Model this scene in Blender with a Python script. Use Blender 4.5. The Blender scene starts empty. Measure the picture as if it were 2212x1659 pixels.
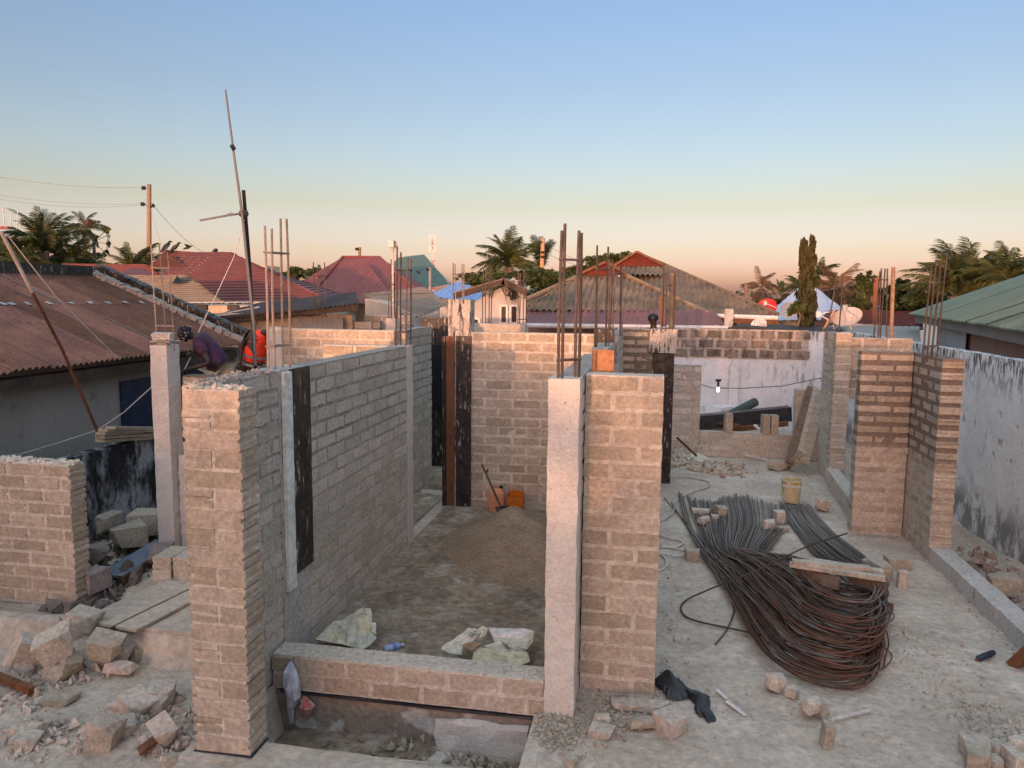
import bpy, math, random
import numpy as np
from mathutils import Vector, Matrix, Euler
random.seed(7); RS = np.random.RandomState(7)
S = bpy.context.scene; C = S.collection
# ------------------------------------------------------------------ camera
F = 1661.; CX = 1106.; CY = 829.5
EYE = 3.5; YAW = math.radians(10.5); PIT = math.radians(6.6); ROLL = math.radians(0.53)
fw = Vector((-math.sin(YAW)*math.cos(PIT), math.cos(YAW)*math.cos(PIT), -math.sin(PIT)))
r0 = Vector((math.cos(YAW), math.sin(YAW), 0)); u0 = r0.cross(fw)
rt = r0*math.cos(ROLL) + u0*math.sin(ROLL); up = u0*math.cos(ROLL) - r0*math.sin(ROLL)
cd = bpy.data.cameras.new('camera'); cam = bpy.data.objects.new('camera', cd); C.objects.link(cam); S.camera = cam
M = Matrix((rt, up, -fw)).transposed().to_4x4(); M.translation = (0, 0, EYE); cam.matrix_world = M
cd.sensor_width = 36; cd.lens = F*36/2212; cd.clip_start = .05; cd.clip_end = 3000
# ------------------------------------------------------------------ sky, sun, exposure
SUN_EL = 1.5; SUN_AZ = 186.0      # compass-like, clockwise from +Y: the sun stands low behind the camera
W = bpy.data.worlds.new('World'); S.world = W; W.use_nodes = True
nt = W.node_tree; N = nt.nodes; Lk = nt.links
sk = N.new('ShaderNodeTexSky'); sk.sky_type = 'NISHITA'; sk.sun_disc = False
sk.sun_elevation = math.radians(3.2); sk.sun_rotation = math.radians(SUN_AZ)
sk.air_density = 1; sk.dust_density = 1.3; sk.ozone_density = 2.2
tc = N.new('ShaderNodeTexCoord'); sx = N.new('ShaderNodeSeparateXYZ'); Lk.new(tc.outputs['Generated'], sx.inputs[0])
cr = N.new('ShaderNodeValToRGB'); Lk.new(sx.outputs[2], cr.inputs[0])
SKY = [(0.0, (.98, .86, 2.7)), (0.03, (.91, .75, 1.62)), (0.055, (.82, .655, .97)), (0.11, (.765, .54, .51)), (0.165, (.735, .555, .54)), (0.25, (.70, .54, .545)), (0.34, (.68, .56, .595)), (0.6, (2.15, 1.6, 1.27)), (1.0, (5.9, 3.85, 2.5))]
els = cr.color_ramp.elements
while len(els) > 1: els.remove(els[-1])
els[0].position = SKY[0][0]; els[0].color = (*SKY[0][1], 1)
for p, c in SKY[1:]:
    e = els.new(p); e.color = (*c, 1)
mx = N.new('ShaderNodeMix'); mx.data_type = 'RGBA'; mx.blend_type = 'MULTIPLY'; mx.inputs[0].default_value = 1
Lk.new(sk.outputs[0], mx.inputs[6]); Lk.new(cr.outputs[0], mx.inputs[7])
# afterglow: towards the set sun the whole sky is brighter and warmer
dp = N.new('ShaderNodeVectorMath'); dp.operation = 'DOT_PRODUCT'; Lk.new(tc.outputs['Generated'], dp.inputs[0]); dp.inputs[1].default_value = (math.sin(math.radians(SUN_AZ)), math.cos(math.radians(SUN_AZ)), 0)
mr = N.new('ShaderNodeMapRange'); mr.interpolation_type = 'SMOOTHSTEP'; Lk.new(dp.outputs[1 if len(dp.outputs) > 1 else 0], mr.inputs[0]); mr.inputs[1].default_value = -.3; mr.inputs[2].default_value = 1.
ag = N.new('ShaderNodeMix'); ag.data_type = 'RGBA'; Lk.new(mr.outputs[0], ag.inputs[0]); ag.inputs[6].default_value = (1, 1, 1, 1); ag.inputs[7].default_value = (1.45, 1.45, 1.5, 1)
m2 = N.new('ShaderNodeMix'); m2.data_type = 'RGBA'; m2.blend_type = 'MULTIPLY'; m2.inputs[0].default_value = 1; Lk.new(mx.outputs[2], m2.inputs[6]); Lk.new(ag.outputs[2], m2.inputs[7])
Lk.new(m2.outputs[2], N['Background'].inputs[0]); N['Background'].inputs[1].default_value = 0.15
sd = bpy.data.lights.new('sun', 'SUN'); sun = bpy.data.objects.new('sun', sd); C.objects.link(sun)
sd.energy = .9; sd.angle = math.radians(.9); sd.color = (1, .52, .30)
az = math.radians(SUN_AZ); el = math.radians(SUN_EL)
sdir = Vector((math.sin(az)*math.cos(el), math.cos(az)*math.cos(el), math.sin(el)))
sun.rotation_euler = sdir.to_track_quat('Z', 'Y').to_euler(); sun.location = (0, -20, 30)
S.view_settings.view_transform = 'Standard'; S.view_settings.look = 'None'
S.view_settings.exposure = 2.25; S.view_settings.gamma = 1; S.view_settings.use_curve_mapping = False
S.render.engine = 'CYCLES'
# ------------------------------------------------------------------ helpers
def at(u, v, X=None, Y=None, Z=None):
    """a measured direction of the survey photograph met with a known plane"""
    d = fw + rt*((u-CX)/F) + up*((CY-v)/F)
    t = X/d.x if X is not None else Y/d.y if Y is not None else (Z-EYE)/d.z
    return Vector((d.x*t, d.y*t, EYE+d.z*t))
ORG = {}
def thing(name, label, cat, loc=(0, 0, 0), group=None, kind=None):
    o = bpy.data.objects.new(name, None); C.objects.link(o); o.location = loc; ORG[o.name] = Vector(loc)
    o.empty_display_size = .1
    tag(o, label, cat, group, kind); return o
def tag(o, label=None, cat=None, group=None, kind=None):
    if label: o['label'] = label
    if cat: o['category'] = cat
    if group: o['group'] = group
    if kind: o['kind'] = kind
    return o
class MB:
    def __init__(s): s.v = []; s.f = []
    def add(s, vs, fs):
        b = len(s.v); s.v += [tuple(p) for p in vs]; s.f += [tuple(i+b for i in f) for f in fs]; return s
    def box(s, c, d, rot=0, tilt=None, jit=0):
        R = Euler((tilt[0], tilt[1], rot) if tilt else (0, 0, rot)).to_matrix(); c = Vector(c); vs = []
        for i in range(8):
            p = Vector(((i & 1)-.5, ((i >> 1) & 1)-.5, ((i >> 2) & 1)-.5))
            p = Vector((p.x*d[0], p.y*d[1], p.z*d[2]))
            if jit: p += Vector([random.uniform(-jit, jit) for _ in range(3)])
            vs.append(c+R@p)
        return s.add(vs, [(0, 2, 3, 1), (4, 5, 7, 6), (0, 1, 5, 4), (2, 6, 7, 3), (0, 4, 6, 2), (1, 3, 7, 5)])
    def b2(s, a, b): return s.box([(x+y)/2 for x, y in zip(a, b)], [abs(y-x) for x, y in zip(a, b)])
    def beam(s, p, q, w, h, upv=(0, 0, 1)):
        p = Vector(p); q = Vector(q); d = (q-p).normalized(); sd_ = d.cross(Vector(upv)).normalized(); u_ = sd_.cross(d)
        vs = [a+sd_*(x*w/2)+u_*(z*h/2) for a in (p, q) for x, z in ((-1, -1), (1, -1), (1, 1), (-1, 1))]
        return s.add(vs, [(3, 2, 1, 0), (4, 5, 6, 7), (0, 1, 5, 4), (1, 2, 6, 5), (2, 3, 7, 6), (3, 0, 4, 7)])
    def tube(s, pts, r, n=6, caps=True):
        pts = [Vector(p) for p in pts]; rs = r if isinstance(r, (list, tuple)) else [r]*len(pts); vs = []; fs = []
        pd = None
        for i, p in enumerate(pts):
            d = (pts[min(i+1, len(pts)-1)]-pts[max(i-1, 0)]).normalized()
            if pd is None: a = d.orthogonal().normalized()
            else:
                a = a-d*a.dot(d); a = a.normalized() if a.length > 1e-6 else d.orthogonal().normalized()
            pd = d; b = d.cross(a)
            for k in range(n):
                t = 2*math.pi*k/n; vs.append(p+(a*math.cos(t)+b*math.sin(t))*rs[i])
        for i in range(len(pts)-1):
            for k in range(n):
                k2 = (k+1) % n; fs.append((i*n+k, i*n+k2, (i+1)*n+k2, (i+1)*n+k))
        if caps: fs.append(tuple(range(n))[::-1]); fs.append(tuple((len(pts)-1)*n+k for k in range(n)))
        return s.add(vs, fs)
    def lathe(s, c, prof, n=16, ax=None):
        vs = []; fs = []; c = Vector(c); R = ax if ax else Matrix.Identity(3)
        for (r, z) in prof:
            for k in range(n):
                t = 2*math.pi*k/n; vs.append(c+R@Vector((r*math.cos(t), r*math.sin(t), z)))
        for i in range(len(prof)-1):
            for k in range(n):
                k2 = (k+1) % n; fs.append((i*n+k, i*n+k2, (i+1)*n+k2, (i+1)*n+k))
        return s.add(vs, fs)
    def mesh(s, name):
        m = bpy.data.meshes.new(name); m.from_pydata(s.v, [], s.f); m.update(); return m
    def build(s, name, mat, parent=None, org=None, smooth=False):
        o3 = ORG[parent.name] if parent is not None else (Vector(org) if org is not None else None)
        if o3 is None:
            a = np.array(s.v); o3 = Vector(((a[:, 0].min()+a[:, 0].max())/2, (a[:, 1].min()+a[:, 1].max())/2, a[:, 2].min()))
        m = bpy.data.meshes.new(name); m.from_pydata([(x-o3[0], y-o3[1], z-o3[2]) for x, y, z in s.v], [], s.f); m.update()
        o = bpy.data.objects.new(name, m); C.objects.link(o)
        if mat is not None: m.materials.append(mat)
        if smooth: m.polygons.foreach_set('use_smooth', [True]*len(m.polygons))
        if parent is not None: o.parent = parent; ORG[o.name] = o3
        else: o.location = o3; ORG[o.name] = o3
        return o
def inst(name, mesh, parent, loc, rotz=0, scale=(1, 1, 1), rot=None, mat=None):
    """one piece sharing mesh data; loc in world coordinates"""
    o = bpy.data.objects.new(name, mesh); C.objects.link(o); loc = Vector(loc)
    if parent is not None: o.parent = parent; o.location = loc-ORG[parent.name]
    else: o.location = loc; ORG[o.name] = loc
    o.rotation_euler = rot if rot else (0, 0, rotz); o.scale = scale
    if mat is not None:
        if not mesh.materials: mesh.materials.append(mat)
        o.material_slots[0].link = 'OBJECT'; o.material_slots[0].material = mat
    return o
# ------------------------------------------------------------------ materials
MATS = {}
def mat(name, c1, c2=None, sc=3., rough=.9, bump=.3, bs=60., rnd=.12, grain=.25, stains=(), stretch=1., metal=0., spec=.25, extra=None):
    m = bpy.data.materials.new(name); m.use_nodes = True; t = m.node_tree; n = t.nodes; l = t.links; b = n['Principled BSDF']
    b.inputs['Roughness'].default_value = rough; b.inputs['Metallic'].default_value = metal; b.inputs['Specular IOR Level'].default_value = spec
    g = n.new('ShaderNodeNewGeometry'); c2 = c2 or tuple(k*.75 for k in c1)
    def noise(scale, detail=4, st=1., dis=0., off=0.):
        mp = n.new('ShaderNodeMapping'); l.new(g.outputs['Position'], mp.inputs[0]); mp.inputs['Scale'].default_value = (1, 1, 1/st); mp.inputs['Location'].default_value = (off, off*.7, 0)
        q = n.new('ShaderNodeTexNoise'); l.new(mp.outputs[0], q.inputs['Vector']); q.inputs['Scale'].default_value = scale
        q.inputs['Detail'].default_value = detail; q.inputs['Roughness'].default_value = .62; q.inputs['Distortion'].default_value = dis; return q.outputs[0]
    def mixc(f, a, b_, mode='MIX'):
        x = n.new('ShaderNodeMix'); x.data_type = 'RGBA'; x.blend_type = mode
        for k, s_ in ((0, f), (6, a), (7, b_)):
            if hasattr(s_, 'is_output'): l.new(s_, x.inputs[k])
            elif k == 0: x.inputs[0].default_value = s_
            else: x.inputs[k].default_value = (*s_, 1)
        return x.outputs[2]
    def remap(s_, a, b_, c=0., d=1.):
        x = n.new('ShaderNodeMapRange'); l.new(s_, x.inputs[0]); x.inputs[1].default_value = a; x.inputs[2].default_value = b_; x.inputs[3].default_value = c; x.inputs[4].default_value = d; return x.outputs[0]
    col = mixc(remap(noise(sc, 5, stretch), .36, .64), c1, c2)
    for i, stn in enumerate(stains):      # (colour, scale, stretch, threshold lo, hi, amount[, zlo, zhi])
        f = remap(noise(stn[1], 6, stn[2], .3, 13.7*(i+1)), stn[3], stn[4], 0, stn[5])
        if len(stn) > 6:
            sp = n.new('ShaderNodeSeparateXYZ'); l.new(g.outputs['Position'], sp.inputs[0])
            zf = remap(sp.outputs[stn[8] if len(stn) > 8 else 2], stn[6], stn[7])
            ml = n.new('ShaderNodeMath'); ml.operation = 'MULTIPLY'; l.new(f, ml.inputs[0]); l.new(zf, ml.inputs[1]); f = ml.outputs[0]
        col = mixc(f, col, stn[0])
    if grain:
        gf = remap(noise(bs*.6, 3), .3, .7, 1-grain, 1+grain)
        cb = n.new('ShaderNodeCombineColor'); [l.new(gf, cb.inputs[k]) for k in range(3)]
        col = mixc(1., col, cb.outputs[0], 'MULTIPLY')
    if rnd:
        oi = n.new('ShaderNodeObjectInfo'); rf = remap(oi.outputs['Random'], 0, 1, 1-rnd, 1+rnd)
        cb = n.new('ShaderNodeCombineColor'); l.new(rf, cb.inputs[0]); l.new(rf, cb.inputs[1])
        x = n.new('ShaderNodeMath'); x.operation = 'POWER'; l.new(rf, x.inputs[0]); x.inputs[1].default_value = 1.25; l.new(x.outputs[0], cb.inputs[2])
        col = mixc(1., col, cb.outputs[0], 'MULTIPLY')
    l.new(col, b.inputs['Base Color'])
    if bump:
        bp = n.new('ShaderNodeBump'); bp.inputs['Strength'].default_value = bump; bp.inputs['Distance'].default_value = .02
        s1 = noise(bs, 5); s2 = noise(bs*.17, 3)
        ad = n.new('ShaderNodeMath'); ad.operation = 'ADD'; l.new(s1, ad.inputs[0]); l.new(s2, ad.inputs[1])
        l.new(ad.outputs[0], bp.inputs['Height']); l.new(bp.outputs[0], b.inputs['Normal'])
    MATS[name] = m; return m
dark_wet = (.16, .115, .085)
m_block = mat('block_tan', (.43, .34, .26), (.35, .27, .205), 5, bump=.7, bs=45, rnd=.16)
m_blockg = mat('block_grey', (.50, .415, .34), (.41, .345, .285), 4, bump=.7, bs=45, rnd=.12)
m_blockd = mat('block_old', (.17, .14, .12), (.24, .19, .155), 6, bump=.8, bs=40, rnd=.25, stains=[((.07, .045, .035), 7, 3, .5, .62, .8), ((.45, .22, .15), 3, 2, .6, .68, .5)])  # orange blotches paint the low sunlight into the block colour
m_mort = mat('mortar_light', (.56, .475, .39), (.49, .415, .34), 3, bump=1., bs=38, rnd=.05)
m_mortg = mat('mortar_grey', (.30, .255, .22), (.38, .33, .285), 2, bump=1., bs=38, rnd=.05, stains=[((.23, .19, .165), 2.2, 1, .52, .62, .6), ((.45, .38, .315), .5, 1, .1, .2, .9, 2.0, 1.45)])
m_mortw = mat('mortar_wet', (.43, .35, .29), (.37, .30, .25), 3, bump=.9, bs=38, rnd=.05, stains=[(dark_wet, .5, 1, .2, .35, .95, 1.05, 1.35)])
m_mortold = mat('mortar_old', (.44, .38, .33), (.36, .30, .26), 3, bump=1., bs=38, stains=[((.06, .05, .04), 8, 4, .52, .62, .7)])
m_conc = mat('concrete_white', (.60, .52, .455), (.56, .48, .42), 2.5, bump=.7, bs=50, rnd=.04, grain=.1, stains=[((.12, .10, .09), 48, .8, .645, .67, .85), ((.46, .40, .35), 2.2, 2, .5, .62, .5)])
m_concg = mat('concrete_grey', (.38, .34, .305), (.46, .41, .37), 3, bump=.8, bs=50, rnd=.06, stains=[((.2, .18, .16), 9, 3, .58, .66, .6)])
m_drip = mat('concrete_dripped', (.44, .37, .32), (.50, .43, .38), 4, bump=.7, bs=50, stains=[((.04, .036, .033), 18, 6, .535, .58, .92)])
m_form = mat('oiled_form_board', (.016, .014, .013), (.035, .028, .024), 5, rough=.45, bump=.3, bs=30, grain=.5, stains=[((.40, .36, .33), 22, 5, .60, .64, .85), ((.10, .06, .035), 5, 3, .58, .66, .6)])
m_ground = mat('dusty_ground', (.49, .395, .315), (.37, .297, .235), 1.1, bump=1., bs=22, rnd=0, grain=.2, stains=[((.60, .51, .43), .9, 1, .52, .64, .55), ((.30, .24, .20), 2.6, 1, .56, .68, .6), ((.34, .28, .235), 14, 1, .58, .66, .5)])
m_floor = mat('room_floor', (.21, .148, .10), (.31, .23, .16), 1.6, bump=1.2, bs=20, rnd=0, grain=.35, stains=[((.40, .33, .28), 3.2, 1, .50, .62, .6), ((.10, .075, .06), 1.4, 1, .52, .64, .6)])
m_sand = mat('sand', (.22, .148, .095), (.29, .20, .135), 4, bump=1., bs=50, rnd=0, grain=.3)
m_rub = mat('rubble', (.48, .39, .31), (.38, .31, .25), 5, bump=.8, bs=40, rnd=.2)
m_rubd = mat('rubble_dark', (.24, .20, .18), (.16, .13, .12), 5, bump=.8, bs=40, rnd=.3)
m_white = mat('whitewash', (.70, .685, .66), (.61, .595, .575), 1.4, bump=.4, bs=30, rnd=.04, grain=.08, stains=[((.30, .29, .28), 3, 2, .60, .70, .5), ((.03, .03, .03), 17, 3.5, .48, .55, .9, 1.95, 2.5), ((.08, .08, .075), 4, 1.5, .40, .55, .75, .55, .15), ((.10, .10, .10), 24, 5, .64, .68, .8), ((.33, .27, .23), 5, 1, .62, .66, .9)])
m_whiteR = mat('whitewash_far', (.66, .63, .62), (.56, .54, .54), 1.4, bump=.4, bs=30, rnd=.04, grain=.08, stains=[((.28, .25, .23), 8, 4, .56, .66, .8), ((.04, .04, .04), 14, 6, .50, .56, .95, 2.35, 2.62)])
m_mould = mat('mould_black_plaster', (.012, .012, .013), (.03, .028, .03), 3, bump=.6, bs=30, grain=.3, stains=[((.36, .36, .38), 2.2, 1.6, .42, .55, .85), ((.02, .02, .02), 9, 3, .50, .60, .8)])
m_greyplaster = mat('grey_plaster', (.25, .23, .205), (.29, .265, .235), 1., bump=.3, bs=30, rnd=.03, grain=.08, stains=[((.11, .10, .09), 3, 1, .60, .7, .6)])
m_cream = mat('cream_plaster', (.52, .40, .30), (.44, .34, .26), 2, bump=.3, bs=30, rnd=.05, grain=.08, stains=[((.20, .15, .12), 4, 4, .60, .7, .6)])
m_whitewall = mat('painted_white', (.46, .44, .43), (.38, .36, .36), 2, bump=.3, bs=30, rnd=.05, grain=.05, stains=[((.03, .03, .03), 4, 2, .52, .66, .9, 3.1, 3.5)])
m_pinkwall = mat('terracotta_plaster', (.40, .23, .17), (.33, .19, .14), 2, bump=.3, bs=30, rnd=.03, grain=.05)
m_rust = mat('rusty_iron_sheet', (.20, .088, .055), (.12, .055, .04), 1.2, rough=.75, bump=.2, bs=30, rnd=.38, grain=.15, stains=[((.30, .18, .13), 4, 1, .60, .72, .45), ((.06, .03, .028), 2, 1, .55, .7, .6)])
m_rustd = mat('dark_rusty_sheet', (.055, .035, .032), (.04, .028, .026), 1.6, rough=.7, bump=.15, bs=30, rnd=.22, grain=.15)
m_zinc = mat('bare_zinc', (.42, .40, .38), (.30, .28, .27), 3, rough=.5, bump=.2, bs=30, rnd=.1)
m_redtile = mat('red_tile_roof', (.17, .055, .048), (.135, .046, .042), 1.2, rough=.6, bump=.1, bs=20, rnd=.12, grain=.08)
m_redsheet = mat('red_iron_roof', (.22, .058, .046), (.18, .048, .04), 1.0, rough=.55, bump=.1, bs=20, rnd=.05, grain=.06)
m_asb = mat('moss_shade_asbestos', (.27, .18, .112), (.17, .12, .08), 1.2, rough=.9, bump=.4, bs=25, rnd=.14, grain=.2, stains=[((.06, .055, .045), .8, 1, .48, .66, .65)])  # dark blotches are moss and also paint in shade on the roof
m_asb2 = mat('grey_asbestos', (.22, .175, .135), (.17, .14, .11), 1.5, rough=.9, bump=.4, bs=25, rnd=.1, grain=.15)
m_purple = mat('maroon_sheet', (.19, .085, .08), (.15, .07, .068), 2, rough=.6, bump=.1, bs=20, rnd=.05, grain=.1)
m_green = mat('green_iron_roof', (.14, .155, .10), (.185, .20, .135), 1.4, rough=.6, bump=.15, bs=25, rnd=.1, grain=.12, stains=[((.20, .22, .16), 3, 1, .6, .72, .5)])
m_teal = mat('teal_roof', (.07, .115, .095), (.08, .13, .105), 1.4, rough=.5, bump=.1, bs=20, rnd=.03, grain=.05)
m_blue = mat('blue_roof', (.20, .32, .56), (.17, .28, .50), 1.4, rough=.5, bump=.1, bs=20, rnd=.03, grain=.05)
m_paleblue = mat('pale_blue_roof', (.42, .43, .51), (.38, .39, .46), 1.4, rough=.5, bump=.1, bs=20, rnd=.03, grain=.05)
m_darkwood = mat('dark_timber', (.05, .033, .025), (.08, .055, .04), 3, bump=.5, bs=40, rnd=.25)
m_wood = mat('dusty_plank', (.44, .36, .28), (.32, .26, .20), 4, bump=.5, bs=50, rnd=.18, stretch=.3)
m_ply = mat('orange_plywood', (.42, .19, .09), (.33, .15, .075), 7, bump=.3, bs=30, rnd=.1)
m_brownboard = mat('brown_plank', (.17, .065, .028), (.11, .045, .022), 6, rough=.6, bump=.4, bs=30, rnd=.1, stretch=8)
m_rebar = mat('rebar_steel', (.075, .055, .048), (.12, .09, .078), 8, rough=.6, bump=.4, bs=160, rnd=.35, metal=.3)
m_rebarc = mat('rebar_cement', (.25, .195, .16), (.18, .14, .115), 8, rough=.8, bump=.4, bs=160, rnd=.25)
m_rebarr = mat('rebar_rusty', (.13, .055, .03), (.075, .046, .036), 3, rough=.75, bump=.4, bs=160, rnd=.45, metal=.1, stains=[((.15, .13, .12), .8, 1, .54, .62, .6), ((.18, .155, .135), .5, 1, .1, .2, .92, 8.0, 11.2, 1)])
m_black = mat('black_plastic', (.012, .012, .015), (.03, .03, .036), 6, rough=.42, bump=.6, bs=25, spec=.5)
m_void = mat('dark_opening', (.008, .008, .01), (.012, .012, .014), 3, rough=.5, bump=0, grain=0)
m_navy = mat('navy_shutter', (.014, .022, .045), (.02, .03, .06), 3, rough=.5, bump=.2, bs=20)
m_metalw = mat('white_metal', (.62, .56, .52), (.52, .46, .43), 4, rough=.5, bump=.1, bs=30)
m_dish = mat('dish_cream', (.62, .46, .36), (.54, .40, .32), 5, rough=.6, bump=.1, bs=30)
m_reddish = mat('red_dish', (.55, .03, .03), (.45, .03, .03), 5, rough=.5, bump=0)
m_leaf = mat('foliage_dark', (.06, .075, .022), (.03, .042, .014), .9, rough=.7, bump=0, rnd=.2, grain=.3, bs=8)
m_palm = mat('palm_green', (.075, .085, .024), (.04, .052, .017), .9, rough=.6, bump=0, rnd=.3, grain=.2, bs=8)
m_palmd = mat('palm_dry_sunlit', (.14, .085, .045), (.09, .06, .035), .9, rough=.7, bump=0, rnd=.3, grain=.2, bs=8)
m_bark = mat('palm_bark', (.20, .14, .10), (.13, .09, .07), 4, bump=.6, bs=20)
m_pole = mat('pole_wood', (.30, .19, .115), (.22, .14, .09), 2, bump=.4, bs=20, stretch=6)
m_wire = mat('wire_grey', (.30, .26, .24), rough=.6, bump=0, rnd=0, grain=0)
m_mast = mat('mast_grey', (.17, .165, .16), rough=.6, bump=0, rnd=0, grain=0)
m_wirew = mat('white_cord', (.60, .54, .50), rough=.7, bump=0, rnd=0, grain=0)
m_skin = mat('skin', (.045, .026, .02), (.035, .02, .015), 8, rough=.5, bump=.1, bs=60, rnd=0, grain=.05)
m_bag = mat('paper_sack', (.60, .53, .42), (.46, .42, .33), 7, rough=.8, bump=.5, bs=25, rnd=.1, stains=[((.52, .48, .46), 4, 1, .52, .6, .7)])
m_brick = m_block
def flat(name, c, rough=.7, rnd=0.): return mat(name, c, tuple(k*.85 for k in c), 6, rough=rough, bump=.2, bs=40, rnd=rnd, grain=.08)
# ------------------------------------------------------------------ ground
def fbm(x, y, seed, octs=4, base=1.):
    rs = np.random.RandomState(seed); out = 0
    for o in range(octs):
        for _ in range(5):
            a = rs.uniform(0, 6.28); f = base*2**o*rs.uniform(.8, 1.25); ph = rs.uniform(0, 6.28)
            out = out+np.sin((x*np.cos(a)+y*np.sin(a))*f+ph)/(2**o)/5
    return out
def sstep(a, b, x):
    t = np.clip((x-a)/(b-a), 0, 1); return t*t*(3-2*t)
def ground_z(x, y):
    z = 0.016*fbm(x, y, 3, 5, 2.2)+.009*fbm(x, y, 5, 4, 14)
    yard = (1-sstep(-3.5, -3.42, x))*(1-sstep(6.72, 6.80, y)); z = z-.28*yard*1+yard*.04*fbm(x, y, 9, 4, 2.5)
    left = (1-sstep(-5.9, -5.6, x))*sstep(6.9, 7.4, y); z = z-.12*left+left*.05*fbm(x, y, 11, 4, 3)
    pit = (sstep(-3.25, -3.2, x)*(1-sstep(-.93, -.87, x)))*(sstep(5.20, 5.24, y)*(1-sstep(6.12, 6.2, y))); z = z-.42*pit+pit*.03*fbm(x, y, 12, 4, 6)
    tr = sstep(4.0, 4.1, x); z = z-.25*tr+tr*.05*fbm(x, y, 13, 4, 3)
    near = sstep(3.0, 2.0, y) if False else 0
    return z
def sheet(name, x0, x1, y0, y1, st, m, zf):
    xs = np.arange(x0, x1+st/2, st); ys = np.arange(y0, y1+st/2, st); X, Y = np.meshgrid(xs, ys); Z = zf(X, Y)
    nx, ny = len(xs), len(ys); co = np.stack([X, Y, Z], -1).reshape(-1, 3)
    i = np.arange((ny-1)*(nx-1)); r = i//(nx-1); c = i % (nx-1); a = r*nx+c
    q = np.stack([a, a+1, a+nx+1, a+nx], -1)
    me = bpy.data.meshes.new(name); me.vertices.add(len(co)); me.vertices.foreach_set('co', co.ravel())
    me.loops.add(q.size); me.loops.foreach_set('vertex_index', q.ravel()); me.polygons.add(len(q))
    me.polygons.foreach_set('loop_start', np.arange(0, q.size, 4)); me.polygons.foreach_set('loop_total', np.full(len(q), 4))
    me.update(calc_edges=True); me.polygons.foreach_set('use_smooth', [True]*len(q)); me.materials.append(m)
    o = bpy.data.objects.new(name, me); C.objects.link(o); o['kind'] = 'structure'; return o
def trodden(x, y):
    z = ground_z(x, y); r_ = random.Random(99)
    for _ in range(420):
        if r_.random() < .6: cx_, cy_ = r_.uniform(.2, 3.6), r_.uniform(4.2, 12.5)
        else: cx_, cy_ = r_.uniform(-6.5, -3.5), r_.uniform(3.8, 6.7)
        a = r_.uniform(0, 3.14); dx, dy = x-cx_, y-cy_; p_ = (dx*math.cos(a)+dy*math.sin(a))/.13; q_ = (-dx*math.sin(a)+dy*math.cos(a))/.055; e = np.exp(-(p_*p_+q_*q_)); z = z-r_.uniform(.006, .020)*e+.006*np.exp(-((p_*.7)**2+(q_*.55)**2))
    return z
sheet('ground', -9.5, 6.5, 1.0, 21.5, .04, m_ground, trodden)
g = MB(); R_ = 900
g.add([(-R_, -R_, -.45), (R_, -R_, -.45), (R_, R_, -.45), (-R_, R_, -.45)], [(0, 1, 2, 3)])
tag(g.build('terrain', m_ground, org=(0, 0, 0)), kind='structure')
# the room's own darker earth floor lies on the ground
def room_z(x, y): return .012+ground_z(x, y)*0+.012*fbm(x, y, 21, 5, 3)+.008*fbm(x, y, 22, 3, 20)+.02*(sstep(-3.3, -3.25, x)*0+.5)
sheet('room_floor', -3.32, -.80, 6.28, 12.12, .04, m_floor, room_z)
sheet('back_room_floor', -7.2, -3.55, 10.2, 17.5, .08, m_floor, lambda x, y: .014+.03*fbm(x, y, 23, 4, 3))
def slabm(name, a, b, m, jit=.004, n=10):
    """a cast slab with slightly uneven faces"""
    o = rough_box(a, b, jit, .12).build(name, m); o['kind'] = 'structure'; return o
def rough_box(a, b, jit=.006, st=.15, taper=0):
    mb = MB(); L = [b[i]-a[i] for i in range(3)]; nn = [max(1, min(75, int(round(L[i]/st)))) for i in range(3)]
    idx = {}; vs = []
    def vid(i, j, k):
        key = (i, j, k)
        if key not in idx:
            p = [a[0]+L[0]*i/nn[0], a[1]+L[1]*j/nn[1], a[2]+L[2]*k/nn[2]]
            idx[key] = len(vs); vs.append([q+random.uniform(-jit, jit) for q in p])
        return idx[key]
    fs = []
    for i in range(nn[0]):
        for j in range(nn[1]):
            fs.append((vid(i, j, 0), vid(i, j+1, 0), vid(i+1, j+1, 0), vid(i+1, j, 0)))
            fs.append((vid(i, j, nn[2]), vid(i+1, j, nn[2]), vid(i+1, j+1, nn[2]), vid(i, j+1, nn[2])))
    for i in range(nn[0]):
        for k in range(nn[2]):
            fs.append((vid(i, 0, k), vid(i+1, 0, k), vid(i+1, 0, k+1), vid(i, 0, k+1)))
            fs.append((vid(i, nn[1], k), vid(i, nn[1], k+1), vid(i+1, nn[1], k+1), vid(i+1, nn[1], k)))
    for j in range(nn[1]):
        for k in range(nn[2]):
            fs.append((vid(0, j, k), vid(0, j, k+1), vid(0, j+1, k+1), vid(0, j+1, k)))
            fs.append((vid(nn[0], j, k), vid(nn[0], j+1, k), vid(nn[0], j+1, k+1), vid(nn[0], j, k+1)))
    return mb.add(vs, fs)
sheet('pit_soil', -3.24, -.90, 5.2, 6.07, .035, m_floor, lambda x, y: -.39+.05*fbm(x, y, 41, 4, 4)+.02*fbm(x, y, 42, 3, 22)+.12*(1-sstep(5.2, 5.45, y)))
slabm('side_slab', (-5.6, 6.80, -.4), (-3.56, 9.1, .035), m_ground)
slabm('foundation_strip', (-3.46, 4.92, -.5), (-.80, 5.22, .0), m_ground)
slabm('foundation_edge', (-.90, 4.3, -.5), (-.78, 6.02, .012), m_ground)
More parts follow.
